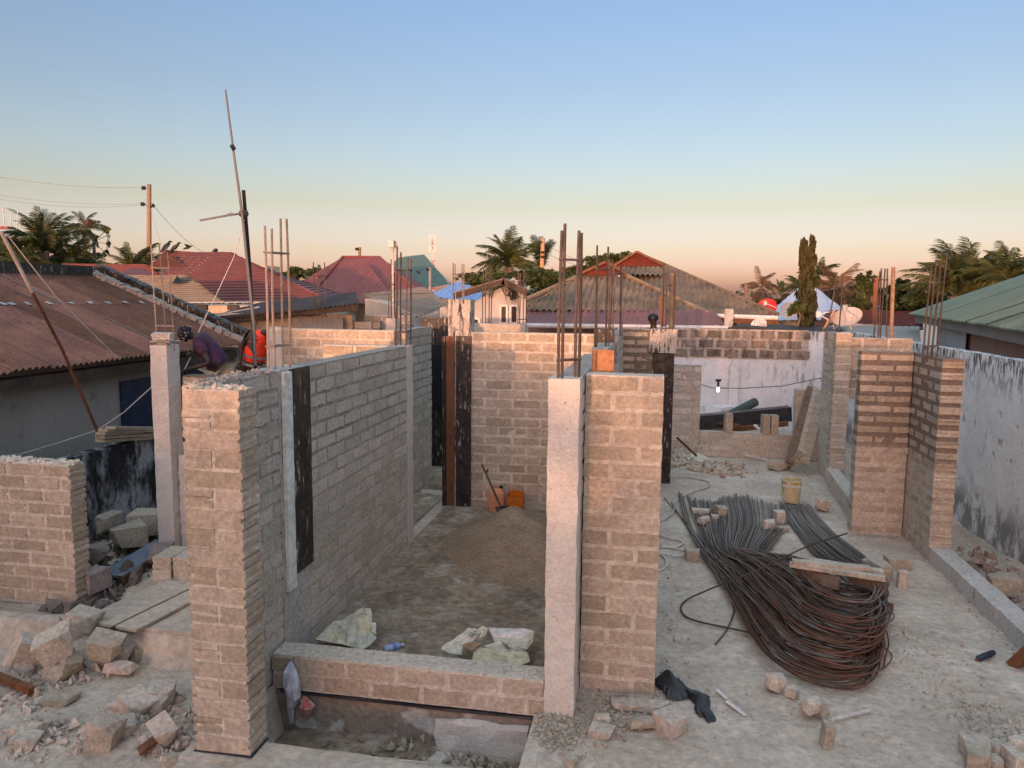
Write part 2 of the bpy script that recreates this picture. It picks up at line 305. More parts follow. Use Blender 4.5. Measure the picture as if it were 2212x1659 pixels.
fw_ = rough_box((-3.25, 6.06, -.6), (-.84, 6.27, -.055), .012, .1).build('foundation_wall', mat('foundation_plaster', (.27, .215, .17), (.20, .155, .12), 3, bump=1., bs=20, rnd=0, stains=[((.46, .42, .38), 2.4, 1, .53, .60, .9), ((.09, .07, .055), 3, 1, .56, .66, .7)])); fw_['kind'] = 'structure'
# ------------------------------------------------------------------ block templates
def blk_mesh(seed):
    r = random.Random(seed); g_ = (.042, .03, .045, .025, .04, .03, .035)[seed % 7]; P_ = []
    side = [(-.5, -.5), (-.5, -.17), (-.5+g_, -.09), (-.5+g_, .09), (-.5, .17), (-.5, .5)]
    prof = side+[(-x, z) for x, z in side[::-1]]
    vs = []
    for y in (-.5, .5):
        for (x, z) in prof:
            ed = .012 if abs(x) > .47 and abs(z) > .4 else 0
            vs.append((x*(1-ed)+r.uniform(-.014, .014), y+r.uniform(-.006, .006), z+r.uniform(-.045, .045)))
    n = len(prof); fs = [tuple(range(n)), tuple(range(2*n-1, n-1, -1))]
    for k in range(n): fs.append((k, k+n, (k+1) % n+n, (k+1) % n))
    m = bpy.data.meshes.new('block'); m.from_pydata(vs, [], fs); m.update(); m.materials.append(m_block); return m
def plain_mesh(seed):
    r = random.Random(seed+50); top = [(-.5+i/6, .5) for i in range(7)]; prof = [(-x, -z) for x, z in top]+[(x, z) for x, z in top]; prof = [(x, -.5) for x, z in top[::-1]][::-1]+[(x, .5) for x, z in top[::-1]]
    j = [(r.uniform(-.010, .010), r.uniform(-.075, .055)) for _ in prof]; vs = []
    for y in (-.5, .5):
        for (x, z), (a, b) in zip(prof, j): vs.append((x*(.975 if abs(x) > .49 and abs(z) > .4 else 1)+a, y+r.uniform(-.004, .004), z+(b if z < 0 else -b)*(1.5 if abs(x) > .49 else 1)))
    n = len(prof); fs = [tuple(range(n)), tuple(range(2*n-1, n-1, -1))]+[(k, k+n, (k+1) % n+n, (k+1) % n) for k in range(n)]
    m = bpy.data.meshes.new('block'); m.from_pydata(vs, [], fs); m.update(); m.materials.append(m_block); return m
BLK = [blk_mesh(i) for i in range(7)]; PLN = [plain_mesh(i) for i in range(8)]
def wall(label, p0, p1, T, z0, z1, bm=None, mm=None, h=.15, L=.46, seed=1, proud=.007, gap=.038, cat='wall', lite=1., end=.012, top_rub=False, name='block_wall', group=None, small=1., skip=None, e0s=True, grooved=False, header=False, mj=.0028, mst=.1):
    bm = bm or m_block; mm = mm or m_mort; r = random.Random(seed)
    p0 = Vector((*p0, 0)); p1 = Vector((*p1, 0)); d = p1-p0; Ln = d.length; d.normalize(); a = math.atan2(d.y, d.x)
    nrm = Vector((-d.y, d.x, 0)); mid = (p0+p1)/2
    t = thing(name, label, cat, (mid.x, mid.y, z0), group)
    ei = .014 if grooved else 0; mo = rough_box((-Ln/2+(ei if e0s else 0), -T/2+.003, 0), (Ln/2-ei, T/2-.003, z1-z0), mj, mst)
    R = Matrix.Rotation(a, 3, 'Z'); mo.v = [tuple(R@Vector(v)+Vector((mid.x, mid.y, z0))) for v in mo.v]
    mo.build('mortar', mm, t)
    n = max(1, int(round((z1-z0)/h))); hh = (z1-z0)/n; cnt = 0
    for c in range(n):
        s = 0. if c % 2 == 0 else -L/2
        while s < Ln-.02:
            a0 = max(0, s); a1 = min(Ln, s+L)
            if Ln-a1 < .09: a1 = Ln
            if a1-a0 > .1 and cnt < 298 and not (skip and skip(a0, c)):
                e0 = -end*r.random() if a0 == 0 else gap/2; e1 = -end*r.random() if a1 == Ln else gap/2
                x0 = a0+e0; x1 = a1-e1; hb = (hh-gap*r.uniform(.7, 1.3))*small
                q = p0+d*((x0+x1)/2)+nrm*r.uniform(-.003, .003); pr = r.uniform(proud*.1, proud)
                if header and c % 2 == 1 and a0 == 0:
                    inst('block', r.choice(BLK), t, (q.x, q.y, z0+hh*(c+.5)), scale=(T+2*pr+.006, x1-x0, hb), rot=(0, 0, a+math.pi/2), mat=bm); cnt += 1; s += L; continue
                inst('block', r.choice(BLK if grooved else PLN), t, (q.x, q.y, z0+hh*(c+.5)+r.uniform(-.003, .003)), scale=((x1-x0)*(small if a0 > 0 and a1 < Ln else 1), T+2*pr, hb),
                     rot=(r.uniform(-.008, .008), r.uniform(-.006, .006), a+r.uniform(-.006, .006)+(math.pi if r.random() < .5 else 0)), mat=bm)
                cnt += 1
            s += L
            if a1 == Ln: break
    if top_rub:
        rb = MB()
        for _ in range(int(Ln*70)):
            q = p0+d*r.uniform(.02, Ln-.02)+nrm*r.uniform(-T/2+.02, T/2-.02); e = r.uniform(.012, .035)
            rb.box((q.x, q.y, z1+e*.2), (e*2, e*1.5, e), r.uniform(0, 3), (r.uniform(-.5, .5), r.uniform(-.5, .5)), e*.3)
        o = rb.build('mortar_crust', mm, t); o['kind'] = 'stuff'
    return t
def column(label, x0, x1, y0, y1, z0, z1, m=None, jit=.005, name='concrete_column', group=None):
    m = m or m_conc
    o = rough_box((x0, y0, z0), (x1, y1, z1), jit, .09).build(name, m); tag(o, label, 'column', group); return o
def panel(name, label, cat, a, b, m, jit=.002, group=None):
    o = rough_box(a, b, jit, .2).build(name, m); tag(o, label, cat, group); return o
# ------------------------------------------------------------------ front left wall, its pier and columns
H_ = 2.8
wall('front left pier of tan blocks with grooved right edge, nearest of all the walls', (-3.37, 5.135), (-2.92, 5.135), .24, 0, H_, seed=3, top_rub=True, mm=m_mort, gap=.024, end=.014, grooved=True, header=True)
wall('long grey block wall receding from the nearest pier', (-3.415, 5.26), (-3.415, 6.31), .23, 0, H_, m_blockg, m_mortg, seed=4, top_rub=True)
column('concrete column cast into the long grey wall with black form board on its face', -3.545, -3.29, 6.32, 6.87, 0, H_+.01, m_concg)
wall('long grey block wall behind the black form board, left of the earth room', (-3.415, 6.88), (-3.415, 9.93), .23, 0, H_, m_blockg, m_mortg, seed=5)
column('pale slim concrete column ending the long grey wall', -3.53, -3.285, 9.94, 10.17, 0, H_, m_conc)
panel('form_board', 'black oiled form board hanging on the long grey wall', 'form board', (-3.286, 6.508, .86), (-3.262, 6.90, 2.805), m_form)
panel('form_board', 'narrow whitish timber strip left of the black form board', 'timber', (-3.286, 6.36, .75), (-3.25, 6.505, 2.79), mat('cement_caked_timber', (.72, .67, .61), (.60, .56, .52), 6, bump=.6, bs=30, stains=[((.03, .025, .02), 9, 9, .60, .64, .9)]))
# ------------------------------------------------------------------ low wall with damp course, in front of the earth room
wall('low two course block wall in front of the earth floored room', (-3.27, 6.17), (-.83, 6.17), .25, -.02, .30, seed=6, h=.16, mm=m_mort, proud=.008)
panel('damp_course', 'black damp proof strip under the low two course wall', 'membrane', (-3.2, 6.03, -.05), (-.86, 6.30, -.028), m_black, .004)
panel('damp_course', 'black damp proof strip under the nearest pier', 'membrane', (-3.385, 5.0, .002), (-2.90, 5.27, .010), m_black, .003)
# ------------------------------------------------------------------ middle column, its walls
column('tall pale concrete column in the middle with pitted face', -.825, -.575, 6.05, 6.31, -.02, 2.84)
wall('block wall right of the pale middle column, topmost course glowing orange', (-.57, 6.67), (.085, 6.67), .23, -.02, 2.83, seed=8, end=.008, e0s=False)
wall('wall running back from the pale middle column', (-.70, 6.32), (-.70, 9.02), .23, 0, 2.82, m_blockg, m_mortg, seed=9)
wall('wall stub behind the orange plywood on the middle wall', (-.70, 9.96), (-.70, 11.35), .23, 0, 2.82, m_blockg, m_mortg, seed=10)
pl = MB(); pl.box((-.47, 7.0, 1.50), (.20, .018, 3.02), 0, (-.012, .006)); tag(pl.build('plywood_board', m_ply), 'orange plywood board standing against the middle wall behind the orange topped wall', 'board')
panel('form_board', 'dark speckled form board at right end of the room back wall', 'form board', (-.94, 12.05, 1.6), (-.62, 12.09, 2.98), m_form)
# ------------------------------------------------------------------ wall line behind the earth room
wall('back wall of the earth floored room, right of the doorway forms', (-2.92, 12.21), (-.83, 12.21), .23, 0, 2.9, m_block, m_mort, seed=11, proud=.006)
column('concrete doorway column with dripped grey top above its forms', -3.30, -2.93, 12.08, 12.36, 0, 3.42, m_drip)
panel('form_board', 'dark cement splashed form board on the doorway column', 'form board', (-3.16, 12.045, .02), (-2.91, 12.075, 2.84), m_form)
panel('form_plank', 'brown upright plank left of the splashed form board', 'plank', (-3.32, 12.03, .02), (-3.19, 12.07, 2.83), m_brownboard)
panel('form_plank', 'black upright edge board at the doorway side', 'plank', (-3.39, 12.03, .02), (-3.33, 12.30, 2.82), m_form)
wall('block wall left beyond the long wall, facing the camera', (-6.20, 12.21), (-4.23, 12.21), .23, 0, 2.9, m_block, m_mort, seed=12)
column('pale column at left end of the wall behind the vest worker', -6.46, -6.21, 12.09, 12.34, 0, 2.92)
wall('grey wall turning back beside the doorway', (-4.215, 12.33), (-4.215, 13.82), .23, 0, 2.9, m_blockg, m_mortg, seed=13)
wall('short cross wall off the end of the long grey wall', (-4.50, 10.05), (-3.55, 10.05), .22, 0, 2.80, m_block, m_mort, seed=14)
# left column and the wall being laid
column('leftmost tall concrete column with a clamp on top', -6.63, -6.385, 9.20, 9.48, -.1, 2.79)
wall('wet wall being laid behind the nearest pier', (-6.37, 9.62), (-3.56, 9.62), .23, 0, 2.36, m_block, m_mortw, seed=15, small=.9)
column('stepped concrete foot beside the leftmost tall column', -6.37, -6.16, 9.33, 9.50, -.1, 1.28, m_conc, .012)
wall('block stub wall at the left edge of the photo', (-8.4, 7.55), (-6.44, 7.55), .23, -.25, 1.55, seed=16, top_rub=True, end=.016, grooved=True)
# ------------------------------------------------------------------ right rooms
wall('wall behind the middle wall, running back to the black pillar', (-.70, 12.34), (-.70, 14.48), .23, 0, 2.88, m_blockg, m_mortg, seed=17)
wall('dark block wall left of the black pillar', (-.58, 14.61), (-.03, 14.61), .23, 0, 2.87, m_block, m_mortw, seed=18, small=.66, proud=.001)
column('black form covered pillar behind the orange topped wall', -.02, .36, 14.45, 14.80, 0, 2.45, m_form, .004)
column('splashed concrete head of the black pillar', -.10, .40, 14.46, 14.79, 2.46, 2.90, m_drip, .006)
wall('grey pier left of the window gap', (.38, 17.31), (1.02, 17.31), .22, 0, 2.0, m_blockg, m_mortg, seed=19)
wall('low sill wall under the window gap', (1.03, 17.31), (3.0, 17.31), .22, 0, .55, m_blockg, m_mortg, seed=20)
wall('pier with toothed edge behind the leaning planks', (3.01, 17.31), (3.75, 17.31), .22, 0, 1.55, m_blockg, m_mortg, seed=21)
wall('narrow pier of grooved blocks left of the stained pier', (3.30, 15.24), (3.58, 15.24), .24, 0, 2.86, seed=22, L=.56, end=.016, grooved=True, h=.14)
wall('plain side wall behind the narrow grooved pier', (3.42, 15.37), (3.42, 16.2), .22, 0, 2.84, m_blockg, m_mortg, seed=23)
wall('block wall behind the stained pier, carrying the thick post', (3.60, 15.5), (4.70, 15.5), .23, 1.6, 2.76, m_block, m_mort, seed=24, h=.19)
wall('low wall between the two right hand piers', (3.20, 12.24), (3.36, 15.1), .22, 0, .32, m_blockg, m_mortg, seed=25, h=.16)
m_wetpier = mat('mortar_stained', (.48, .40, .33), (.41, .34, .28), 3, bump=.9, bs=38, rnd=.05, stains=[((.175, .125, .095), .4, 1, .1, .2, .96, 1.15, 1.4)])
wall('stained pier of tan blocks with dark wet mortar facing the camera', (2.98, 12.07), (3.68, 12.07), .23, 0, 2.72, m_block, m_wetpier, seed=26, small=.70, proud=.001, h=.152)
wall('stained return wall with grooved near end beside the white boundary', (3.83, 10.86), (3.83, 12.19), .27, 0, 2.72, m_block, m_wetpier, seed=27, small=.74, proud=.001, h=.152, end=.016, grooved=True)
lw = rough_box((3.70, 2.2, -.3), (3.95, 10.84, .20), .004, .18).build('low_wall', m_concg); tag(lw, 'long low grey wall running toward the camera on the right', 'wall')
# ------------------------------------------------------------------ boundary walls
def bwall(label, pts, T, z0, z1, m, jit=.006, cap=None):
    t = thing('boundary_wall', label, 'wall', (*pts[0], z0)); mb = MB(); (xa, ya), (xb, yb) = pts
    p = Vector((xa, ya)); q = Vector((xb, yb)); Ln = (q-p).length; a = math.atan2(q.y-p.y, q.x-p.x)
    rb = rough_box((0, -T/2, 0), (Ln, T/2, z1-z0), jit, .3); R = Matrix.Rotation(a, 3, 'Z')
    rb.v = [tuple(R@Vector(v)+Vector((xa, ya, z0))) for v in rb.v]; rb.build('plaster', m, t, smooth=False); return t
bwall('white boundary wall on the right with black mould running down', [(5.50, 4.0), (5.10, 21.4)], .2, -.4, 2.62, m_white)
t = bwall('far white boundary wall beyond the window gap', [(-1.0, 21.3), (5.0, 21.3)], .22, -.4, 2.62, m_whiteR)
# bare block band on its face
r = random.Random(5); x = -.9; rows = [(1.90, 2.13), (2.15, 2.38), (2.40, 2.64)]
mo = MB(); mo.b2((-.95, 21.165, 1.88), (3.95, 21.19, 2.655)); mo.build('mortar', m_mortold, t)
for c, (za, zb) in enumerate(rows):
    x = -.9-(.22 if c % 2 else 0)
    while x < 3.7:
        inst('block', r.choice(BLK), t, (x+.21, 21.17, (za+zb)/2), scale=(.36, .06+r.uniform(0, .012), .185), rot=(0, 0, r.uniform(-.01, .01)), mat=m_blockd); x += .45
pv = MB(); pv.b2((1.98, 21.06, .0), (2.22, 21.19, 1.72)); pv.build('plaster_rib', m_whiteR, t)
hp = rough_box((.9, 20.7, -.1), (2.25, 21.15, .62), .05, .2).build('plaster_heap', m_whiteR, t)
bwall('mould blackened boundary wall on the left', [(-8.0, 5.0), (-8.0, 15.0)], .2, -.35, 1.20, m_mould, .01)
# ------------------------------------------------------------------ roofs and houses
def roof(parent, pts, m, pitch=.15, amp=.02, sheetw=.9, laps=(), mode='wave', rh=.3, samp=4, name=None, lapgap=.012, jag=.02, rnd=None):
    """pts[0]->pts[1] is the eave; corrugations run up the slope. Built sheet by sheet."""
    A = Vector(pts[0]); e = (Vector(pts[1])-A).normalized(); nn = e.cross(Vector(pts[-1])-A)
    if nn.length < 1e-6 : nn = e.cross(Vector(pts[2])-A)
    nn.normalize(); nn = -nn if nn.z < 0 else nn
    tt = nn.cross(e); tt = -tt if tt.z < 0 else tt
    P2 = [((Vector(p)-A).dot(e), (Vector(p)-A).dot(tt)) for p in pts]
    smin = min(p[0] for p in P2); smax = max(p[0] for p in P2)
    def iv(s):
        ts = []
        for i in range(len(P2)):
            (a, b), (c, d) = P2[i], P2[(i+1) % len(P2)]
            if abs(c-a) < 1e-9:
                if abs(s-a) < 1e-6: ts += [b, d]
            elif min(a, c)-1e-7 <= s <= max(a, c)+1e-7: ts.append(b+(d-b)*(s-a)/(c-a))
        return (min(ts), max(ts)) if len(ts) > 1 else None
    r = random.Random(int(abs(A.x*31+A.y*17))+3)
    if mode == 'tile':
        mb = MB(); st = .45; n = max(2, int((smax-smin)/st)); ss = [smin+1e-4+(smax-smin-2e-4)*i/n for i in range(n+1)]; I = [iv(s) for s in ss]
        for i in range(n):
            if not I[i] or not I[i+1]: continue
            lo = min(I[i][0], I[i+1][0]); hi = max(I[i][1], I[i+1][1]); k = 0
            while lo+k*rh < hi:
                ta, tb = lo+k*rh, lo+(k+1)*rh; q = []
                for j, t_ in ((i, ta), (i+1, ta), (i+1, tb), (i, tb)):
                    t2 = min(max(t_, I[j][0]), I[j][1]); q.append(A+e*ss[j]+tt*t2+nn*(.045 if t_ == ta else 0))
                if (q[0]-q[3]).length > 1e-3 or (q[1]-q[2]).length > 1e-3:
                    lo_ = [A+e*ss[j]+tt*min(max(ta, I[j][0]), I[j][1]) for j in (i, i+1)]
                    mb.add(q, [(0, 1, 2, 3)]); mb.add([lo_[0], lo_[1], q[1], q[0]], [(0, 1, 2, 3)])
                k += 1
        o = mb.build(name or 'roof_tiles', m, parent); o['kind'] = 'stuff'; return o
    nS = max(1, int(round((smax-smin)/sheetw))); out = []
    for i in range(nS):
        a, b = smin+(smax-smin)*i/nS, smin+(smax-smin)*(i+1)/nS
        L2 = [-1e9]+sorted(laps)+[1e9]
        for li in range(len(L2)-1):
            n = max(2, int(round((b-a+.05)/pitch*samp))); mb = MB(); off = nn*(r.uniform(0, lapgap)-li*0+.004*(i % 2)+li*-.012); jg = r.uniform(-jag, jag)
            vs = []; ok = []
            for k in range(n+1):
                s = a+(b-a+.04)*k/n; s_ = min(max(s, smin+1e-5), smax-1e-5); w = nn*(amp*math.sin(2*math.pi*s/pitch)); I = iv(s_)
                if not I: ok.append(False); vs += [A, A]; continue
                lo = max(I[0], L2[li]-(.10 if li else 0)); hi = min(I[1], L2[li+1])
                if I[0] >= L2[li] or li == 0: lo = max(I[0], L2[li]-.1)+(jg if lo < .2 else 0)
                ok.append(hi-lo > .02); hi = max(hi, lo); vs += [A+e*s+tt*lo+w+off, A+e*s+tt*hi+w+off]
            fs = [(2*k, 2*k+2, 2*k+3, 2*k+1) for k in range(n) if ok[k] or ok[k+1]]
            if fs: mb.add(vs, fs); out.append(mb.build(name or 'roof_sheet', m, parent, smooth=True))
    return out
def gbox(parent, name, a, b, m):
    return MB().b2(a, b).build(name, m, parent)
def window_part(parent, x0, x1, y, z0, z1, n=2, fr=m_metalw):
    f = MB(); w = .05
    for xx in (x0, x1): f.b2((xx-w/2, y-.05, z0), (xx+w/2, y+.02, z1))
    for zz in (z0, z1): f.b2((x0, y-.045, zz-w/2), (x1, y+.02, zz+w/2))
    o = f.build('window', fr, parent)
    MB().b2((x0, y-.012, z0), (x1, y-.006, z1)).build('pane', m_void, o)
    b = MB()
    for k in range(1, n*3): xx = x0+(x1-x0)*k/(n*3); b.b2((xx-.012, y-.035, z0), (xx+.012, y-.02, z1))
    b.build('bars', m_darkwood, o); return o
# ---- near left house with rusty roof
hA = thing('rusty_roof_house', 'grey plastered house with rusty corrugated roof at the left edge', 'house', (-9.1, 10, 0))
ex, ez = -8.72, 2.38; k_ = .403
def rp(x, y): return (x, y, ez+(ex-x)*k_)
roof(hA, [rp(ex, 1.5), rp(ex, 15.2), rp(-12.35, 15.2), rp(-12.35, 1.5)], m_rust, pitch=.12, amp=.024, sheetw=.78, laps=(2.28,), samp=5, jag=.03)
rb = rough_box((-9.3, 1.5, -.3), (-9.1, 15.0, 2.42), .004, .5).build('wall', m_greyplaster, hA)
MB().b2((-9.06, 1.5, 2.12), (-8.80, 15.1, 2.27)).build('fascia', m_darkwood, hA)
MB().b2((-12.6, 1.5, 3.78), (-12.3, 15.3, 4.05)).build('ridge_cap', m_form, hA)
f = MB().b2((-9.09, 11.75, .95), (-9.05, 14.4, 1.95)).build('window', m_navy, hA)
for y in (12.9, 13.6): MB().b2((-9.05, y, .97), (-9.03, y+.02, 1.93)).build('frame', m_darkwood, f)
vg = MB(); n = 40
for i in range(n):
    x = ex+.12-(ex+.0+12.5)*i/(n-1); z = ez+(ex-x)*k_
    vg.box((x, 15.35+random.uniform(-.02, .02), z+.05), (.13, .26+random.uniform(-.05, .05), .09), 0, (0, .38), .02)
vg.build('verge_mortar', mat('verge_lime', (.34, .27, .22), (.22, .18, .15), 4, bump=1, bs=20), hA)
vg = MB()
for i in range(n):
    x = ex+.25-(ex+.1+12.6)*i/(n-1); z = ez+(ex-x)*k_
    vg.box((x, 15.68, z+.10), (.13, .24, .22), 0, (0, .38), .02)
vg.build('parapet', m_form, hA)
MB().b2((-12.6, 15.2, -.3), (-8.9, 15.5, 2.3)).build('gable_wall', m_greyplaster, hA)
rk = MB().box((0, 0, 0), (.36, .3, .2), .4, (.3, .5), .06); 
def hull(pts):
    import bmesh
    bm = bmesh.new(); [bm.verts.new(p) for p in pts]; bmesh.ops.convex_hull(bm, input=bm.verts)
    bmesh.ops.delete(bm, geom=[v for v in bm.verts if not v.link_faces], context='VERTS')
    vs = [v.co.copy() for v in bm.verts]; bm.verts.index_update(); fs = [[v.index for v in f.verts] for f in bm.faces]; bm.free(); return vs, fs
def rockmesh(seed, sq=.5, m=None):
    r = random.Random(seed); pts = []
    for _ in range(24):
        v = Vector([r.gauss(0, 1) for _ in range(3)]).normalized(); c = Vector([math.copysign(min(abs(x)*1.7, .85), x) for x in v])
        pts.append((v*(1-sq)+c*sq)*r.uniform(.40, .5))
    vs, fs = hull(pts); me = bpy.data.meshes.new('rock'); me.from_pydata([tuple(v) for v in vs], [], fs); me.update(); me.materials.append(m or m_rub); return me
def brokenblock(seed):
    r = random.Random(seed); pts = [(-.5+r.uniform(-.02, .02), y*(.5+r.uniform(-.02, .02)), z*(.5+r.uniform(-.02, .02))) for y in (-1, 1) for z in (-1, 1)]
    cut_ = r.uniform(.0, .35)
    for y in (-1, 1):
        for z in (-1, 1): pts.append((cut_+r.uniform(-.2, .15)+.12*y*z, y*r.uniform(.38, .5), z*r.uniform(.38, .5)))
    for _ in range(7): pts.append((cut_+r.uniform(.0, .22), r.uniform(-.38, .38), r.uniform(-.38, .38)))
    if seed % 2: pts[0] = (-.38, -.42, -.5); pts.append((-.5, -.2, -.45)); pts.append((-.45, -.48, -.1))
    vs, fs = hull([Vector(p) for p in pts]); me = bpy.data.meshes.new('rock'); me.from_pydata([tuple(v) for v in vs], [], fs); me.update(); me.materials.append(m_rub); return me
ROCK = [brokenblock(i) if i % 5 != 2 else rockmesh(i, .55) for i in range(10)]
def rock(label, p, d, rz=0, m=None, name='rubble_block', cat='rubble block', group=None, k=0, tilt=(0, 0)):
    o = inst(name, ROCK[k % 10], None, p, scale=d, rot=(tilt[0], tilt[1], rz), mat=m or m_rub); tag(o, label, cat, group); return o
p = at(141, 692, X=-9.9); rock('dark stone weighting the rusty roof', (-10.2, 9.75, 3.07), (.34, .4, .24), .5, m_form, name='stone', cat='stone', k=1)
# second lap strips of bare zinc
z_ = MB(); 
for i in range(80):
    y = 1.6+i*.17
    if y < 11.5 or i % 3 == 0: z_.box((-10.86, y, ez+(ex+10.86)*k_+.035), (.10, .10, .012), 0, (0, .38), .01)
z_.build('bare_lap_edge', m_zinc, hA)
sk_ = MB()
for y, xa, xb in ((12.6, -10.95, -12.2), (11.1, -10.95, -12.3), (6.6, -9.0, -10.7), (9.4, -11.1, -12.3), (8.2, -9.2, -10.6), (12.9, -9.0, -10.2)):
    for k in range(9):
        x = xa+(xb-xa)*k/8; sk_.box((x, y+random.uniform(-.012, .012), ez+(ex-x)*k_+.032), (abs(xb-xa)/8, .03+random.uniform(0, .02), .006), 0, (0, .384))
sk_.build('lap_edge', m_asb2, hA)
# ---- red tiled house behind it
def redhouse():
    h = thing('red_tiled_house', 'long red tiled roof house behind the rusty roof', 'house', at(450, 655, Y=30))
    Y0, Y1 = 30., 35.
    ev = lambda u, v, Y=Y0: tuple(at(u, v, Y=Y))
    roof(h, [ev(340, 655), ev(708, 650), ev(502, 556, Y1), ev(357, 545, Y1)], m_redtile, mode='tile', rh=.28)
    roof(h, [ev(708, 650), ev(745, 640, 41), ev(510, 556, Y1+.4), ev(502, 556, Y1)], m_redtile, mode='tile', rh=.28)
    roof(h, [ev(120, 640, 29), ev(400, 640, 29), ev(320, 582, 35), ev(133, 571, 35)], m_redtile, mode='tile', rh=.28)
    roof(h, [ev(232, 606, 28.5), ev(470, 656, 28.5), ev(405, 577, 33.4), ev(285, 578, 33.4)], m_redsheet, pitch=.3, amp=.02, sheetw=3)
    g_ = MB(); g_.add([at(316, 578, Y=33.3), at(407, 577, Y=33.3), at(357, 546, Y=33.9)], [(0, 1, 2)]); g_.build('gablet', mat('gablet_brown', (.10, .035, .025)), h)
    rc = MB(); rc.tube([ev(352, 544, Y1), ev(502, 555, Y1), ev(708, 649)], .11, 6); rc.build('ridge_cap', m_redtile, h)
    a = at(300, 690, Y=31); b = at(690, 690, Y=31); gbox(h, 'wall', (a.x, 31, -.4), (b.x, 34, 2.95), m_cream)
    for u in (401, 484, 452):
        w = at(u, 664, Y=30.98); MB().b2((w.x-.38, 30.9, w.z-.13), (w.x+.38, 31.0, w.z+.15)).build('air_vent', m_darkwood, h)
redhouse()
h = thing('grey_tile_outbuilding', 'low hipped outbuilding with weathered grey brown tiles before the red roof', 'house', at(380, 655, Y=24))
roof(h, [at(200, 655, Y=24), at(484, 652, Y=24), at(405, 597, Y=27.5), at(228, 597, Y=27.5)], m_asb2, mode='tile', rh=.25)
a = at(200, 655, Y=24.3); b = at(560, 652, Y=24.3); gbox(h, 'wall', (a.x, 24.3, -.4), (b.x, 27, a.z-.02), m_cream)
MB().add([at(372, 612, Y=25.9), at(395, 612, Y=25.9), at(383, 595, Y=26.2), at(383, 604, Y=27.6)], [(0, 1, 2), (0, 2, 3), (1, 3, 2)]).build('gablet', m_void, h)
for u in (368, 437, 505):
    w = at(u, 664, Y=24.28); MB().b2((w.x-.2, 24.2, w.z-.09), (w.x+.2, 24.29, w.z+.09)).build('air_vent', m_darkwood, h)
e_ = MB(); q0 = at(330, 654, Y=23.6); q1 = at(600, 652, Y=23.6)
for i in range(60):
    q = q0.lerp(q1, i/59); e_.box(q, (.07, .3, .03), 0, None, .005)
e_.build('eave_lip', m_zinc, h)
# iron lean-to with block wall, between the worker and the red house
h = thing('lean_to_shed', 'dark iron lean-to shed on a cream block wall behind the workers', 'shed', at(560, 700, Y=17))
roof(h, [at(395, 700, Y=16.5), at(776, 657, Y=16.5), at(772, 650, Y=19), at(560, 655, Y=19)], m_rustd, pitch=.12, amp=.02, sheetw=.8)
MB().beam(at(400, 696, Y=16.6), at(775, 664, Y=16.6), .1, .14).build('fascia', m_darkwood, h)
MB().beam(at(455, 682, Y=16.45), at(560, 663, Y=16.45), .03, .03).build('gutter_edge', m_zinc, h)
a = at(440, 700, Y=17); b = at(760, 700, Y=17)
gbox(h, 'wall', (a.x, 17, -.4), (b.x, 17.2, 3.0), m_cream)
r = random.Random(2)
for c in range(5):
    x = a.x+.05-(.2 if c % 2 else 0)
    while x < a.x+2.6:
        inst('block', r.choice(BLK), h, (x+.22, 17.0, 1.75+c*.24), scale=(.41, .05, .21), mat=m_cream); x += .45
for i in range(10):
    x = at(632, 690, Y=16.8).x+i*.125; MB().b2((x, 16.80, .2), (x+.12, 16.82+.01*(i % 2), 2.95+.01*(i % 3))).build('sheet_panel', m_greyplaster, h)
# ---- distant roofs
h = thing('red_hip_roof_house', 'bright red hipped iron roof in the middle distance left of the green roof', 'house', at(800, 650, Y=42))
E_ = [at(655, 656, Y=42), at(925, 652, Y=42)]
roof(h, [*E_, at(820, 557, Y=49), at(741, 556, Y=49)], m_redsheet, pitch=.3, amp=.03, sheetw=1.2)
roof(h, [at(925, 652, Y=42), at(960, 645, Y=56), at(821, 557, Y=49.1), at(820, 557, Y=49)], m_redsheet, pitch=.3, amp=.03, sheetw=1.2)
roof(h, [at(600, 640, Y=55), at(655, 656, Y=42), at(741, 556, Y=49), at(740, 556, Y=49.3)], m_redsheet, pitch=.3, amp=.03, sheetw=1.2)
roof(h, [at(697, 656, Y=40.5), at(860, 655, Y=40.5), at(797, 573, Y=46.2), at(775, 566, Y=46.7)], m_redsheet, pitch=.3, amp=.03, sheetw=1.2)
gbox(h, 'wall', (at(670, 650, Y=43).x, 43, -.4), (at(915, 650, Y=43).x, 50, 3.1), m_cream)
MB().tube([at(655, 655, Y=42), at(741, 555.5, Y=49), at(820, 556.5, Y=49), at(925, 651, Y=42)], .12, 5).build('ridge_cap', m_redsheet, h)
h = thing('teal_roof_house', 'dark teal hipped roof beside the bright red one', 'house', at(900, 620, Y=56))
roof(h, [at(835, 640, Y=56), at(972, 614, Y=56), at(922, 567, Y=62), at(862, 556, Y=62)], m_teal, pitch=.3, amp=.03, sheetw=1.5)
roof(h, [at(800, 620, Y=68), at(835, 640, Y=56), at(862, 556, Y=62), at(861, 556, Y=62.2)], m_teal, pitch=.3, amp=.03, sheetw=1.5)
gbox(h, 'wall', (at(850, 640, Y=57).x, 57, -.4), (at(960, 640, Y=57).x, 62, 3.6), m_cream)
MB().tube([at(862, 555, Y=62), at(922, 566, Y=62), at(972, 613, Y=56)], .12, 5).build('ridge_cap', m_zinc, h)
h = thing('blue_roof_house', 'sky blue iron roof right of the teal one', 'house', at(990, 640, Y=33))
roof(h, [at(920, 640, Y=33), at(1040, 652, Y=33), at(1042, 590, Y=39), at(1031, 590, Y=39)], m_blue, pitch=.3, amp=.03, sheetw=1.2)
gbox(h, 'wall', (at(950, 640, Y=34).x, 34, -.4), (at(1060, 640, Y=34).x, 38, 3.3), m_whitewall)
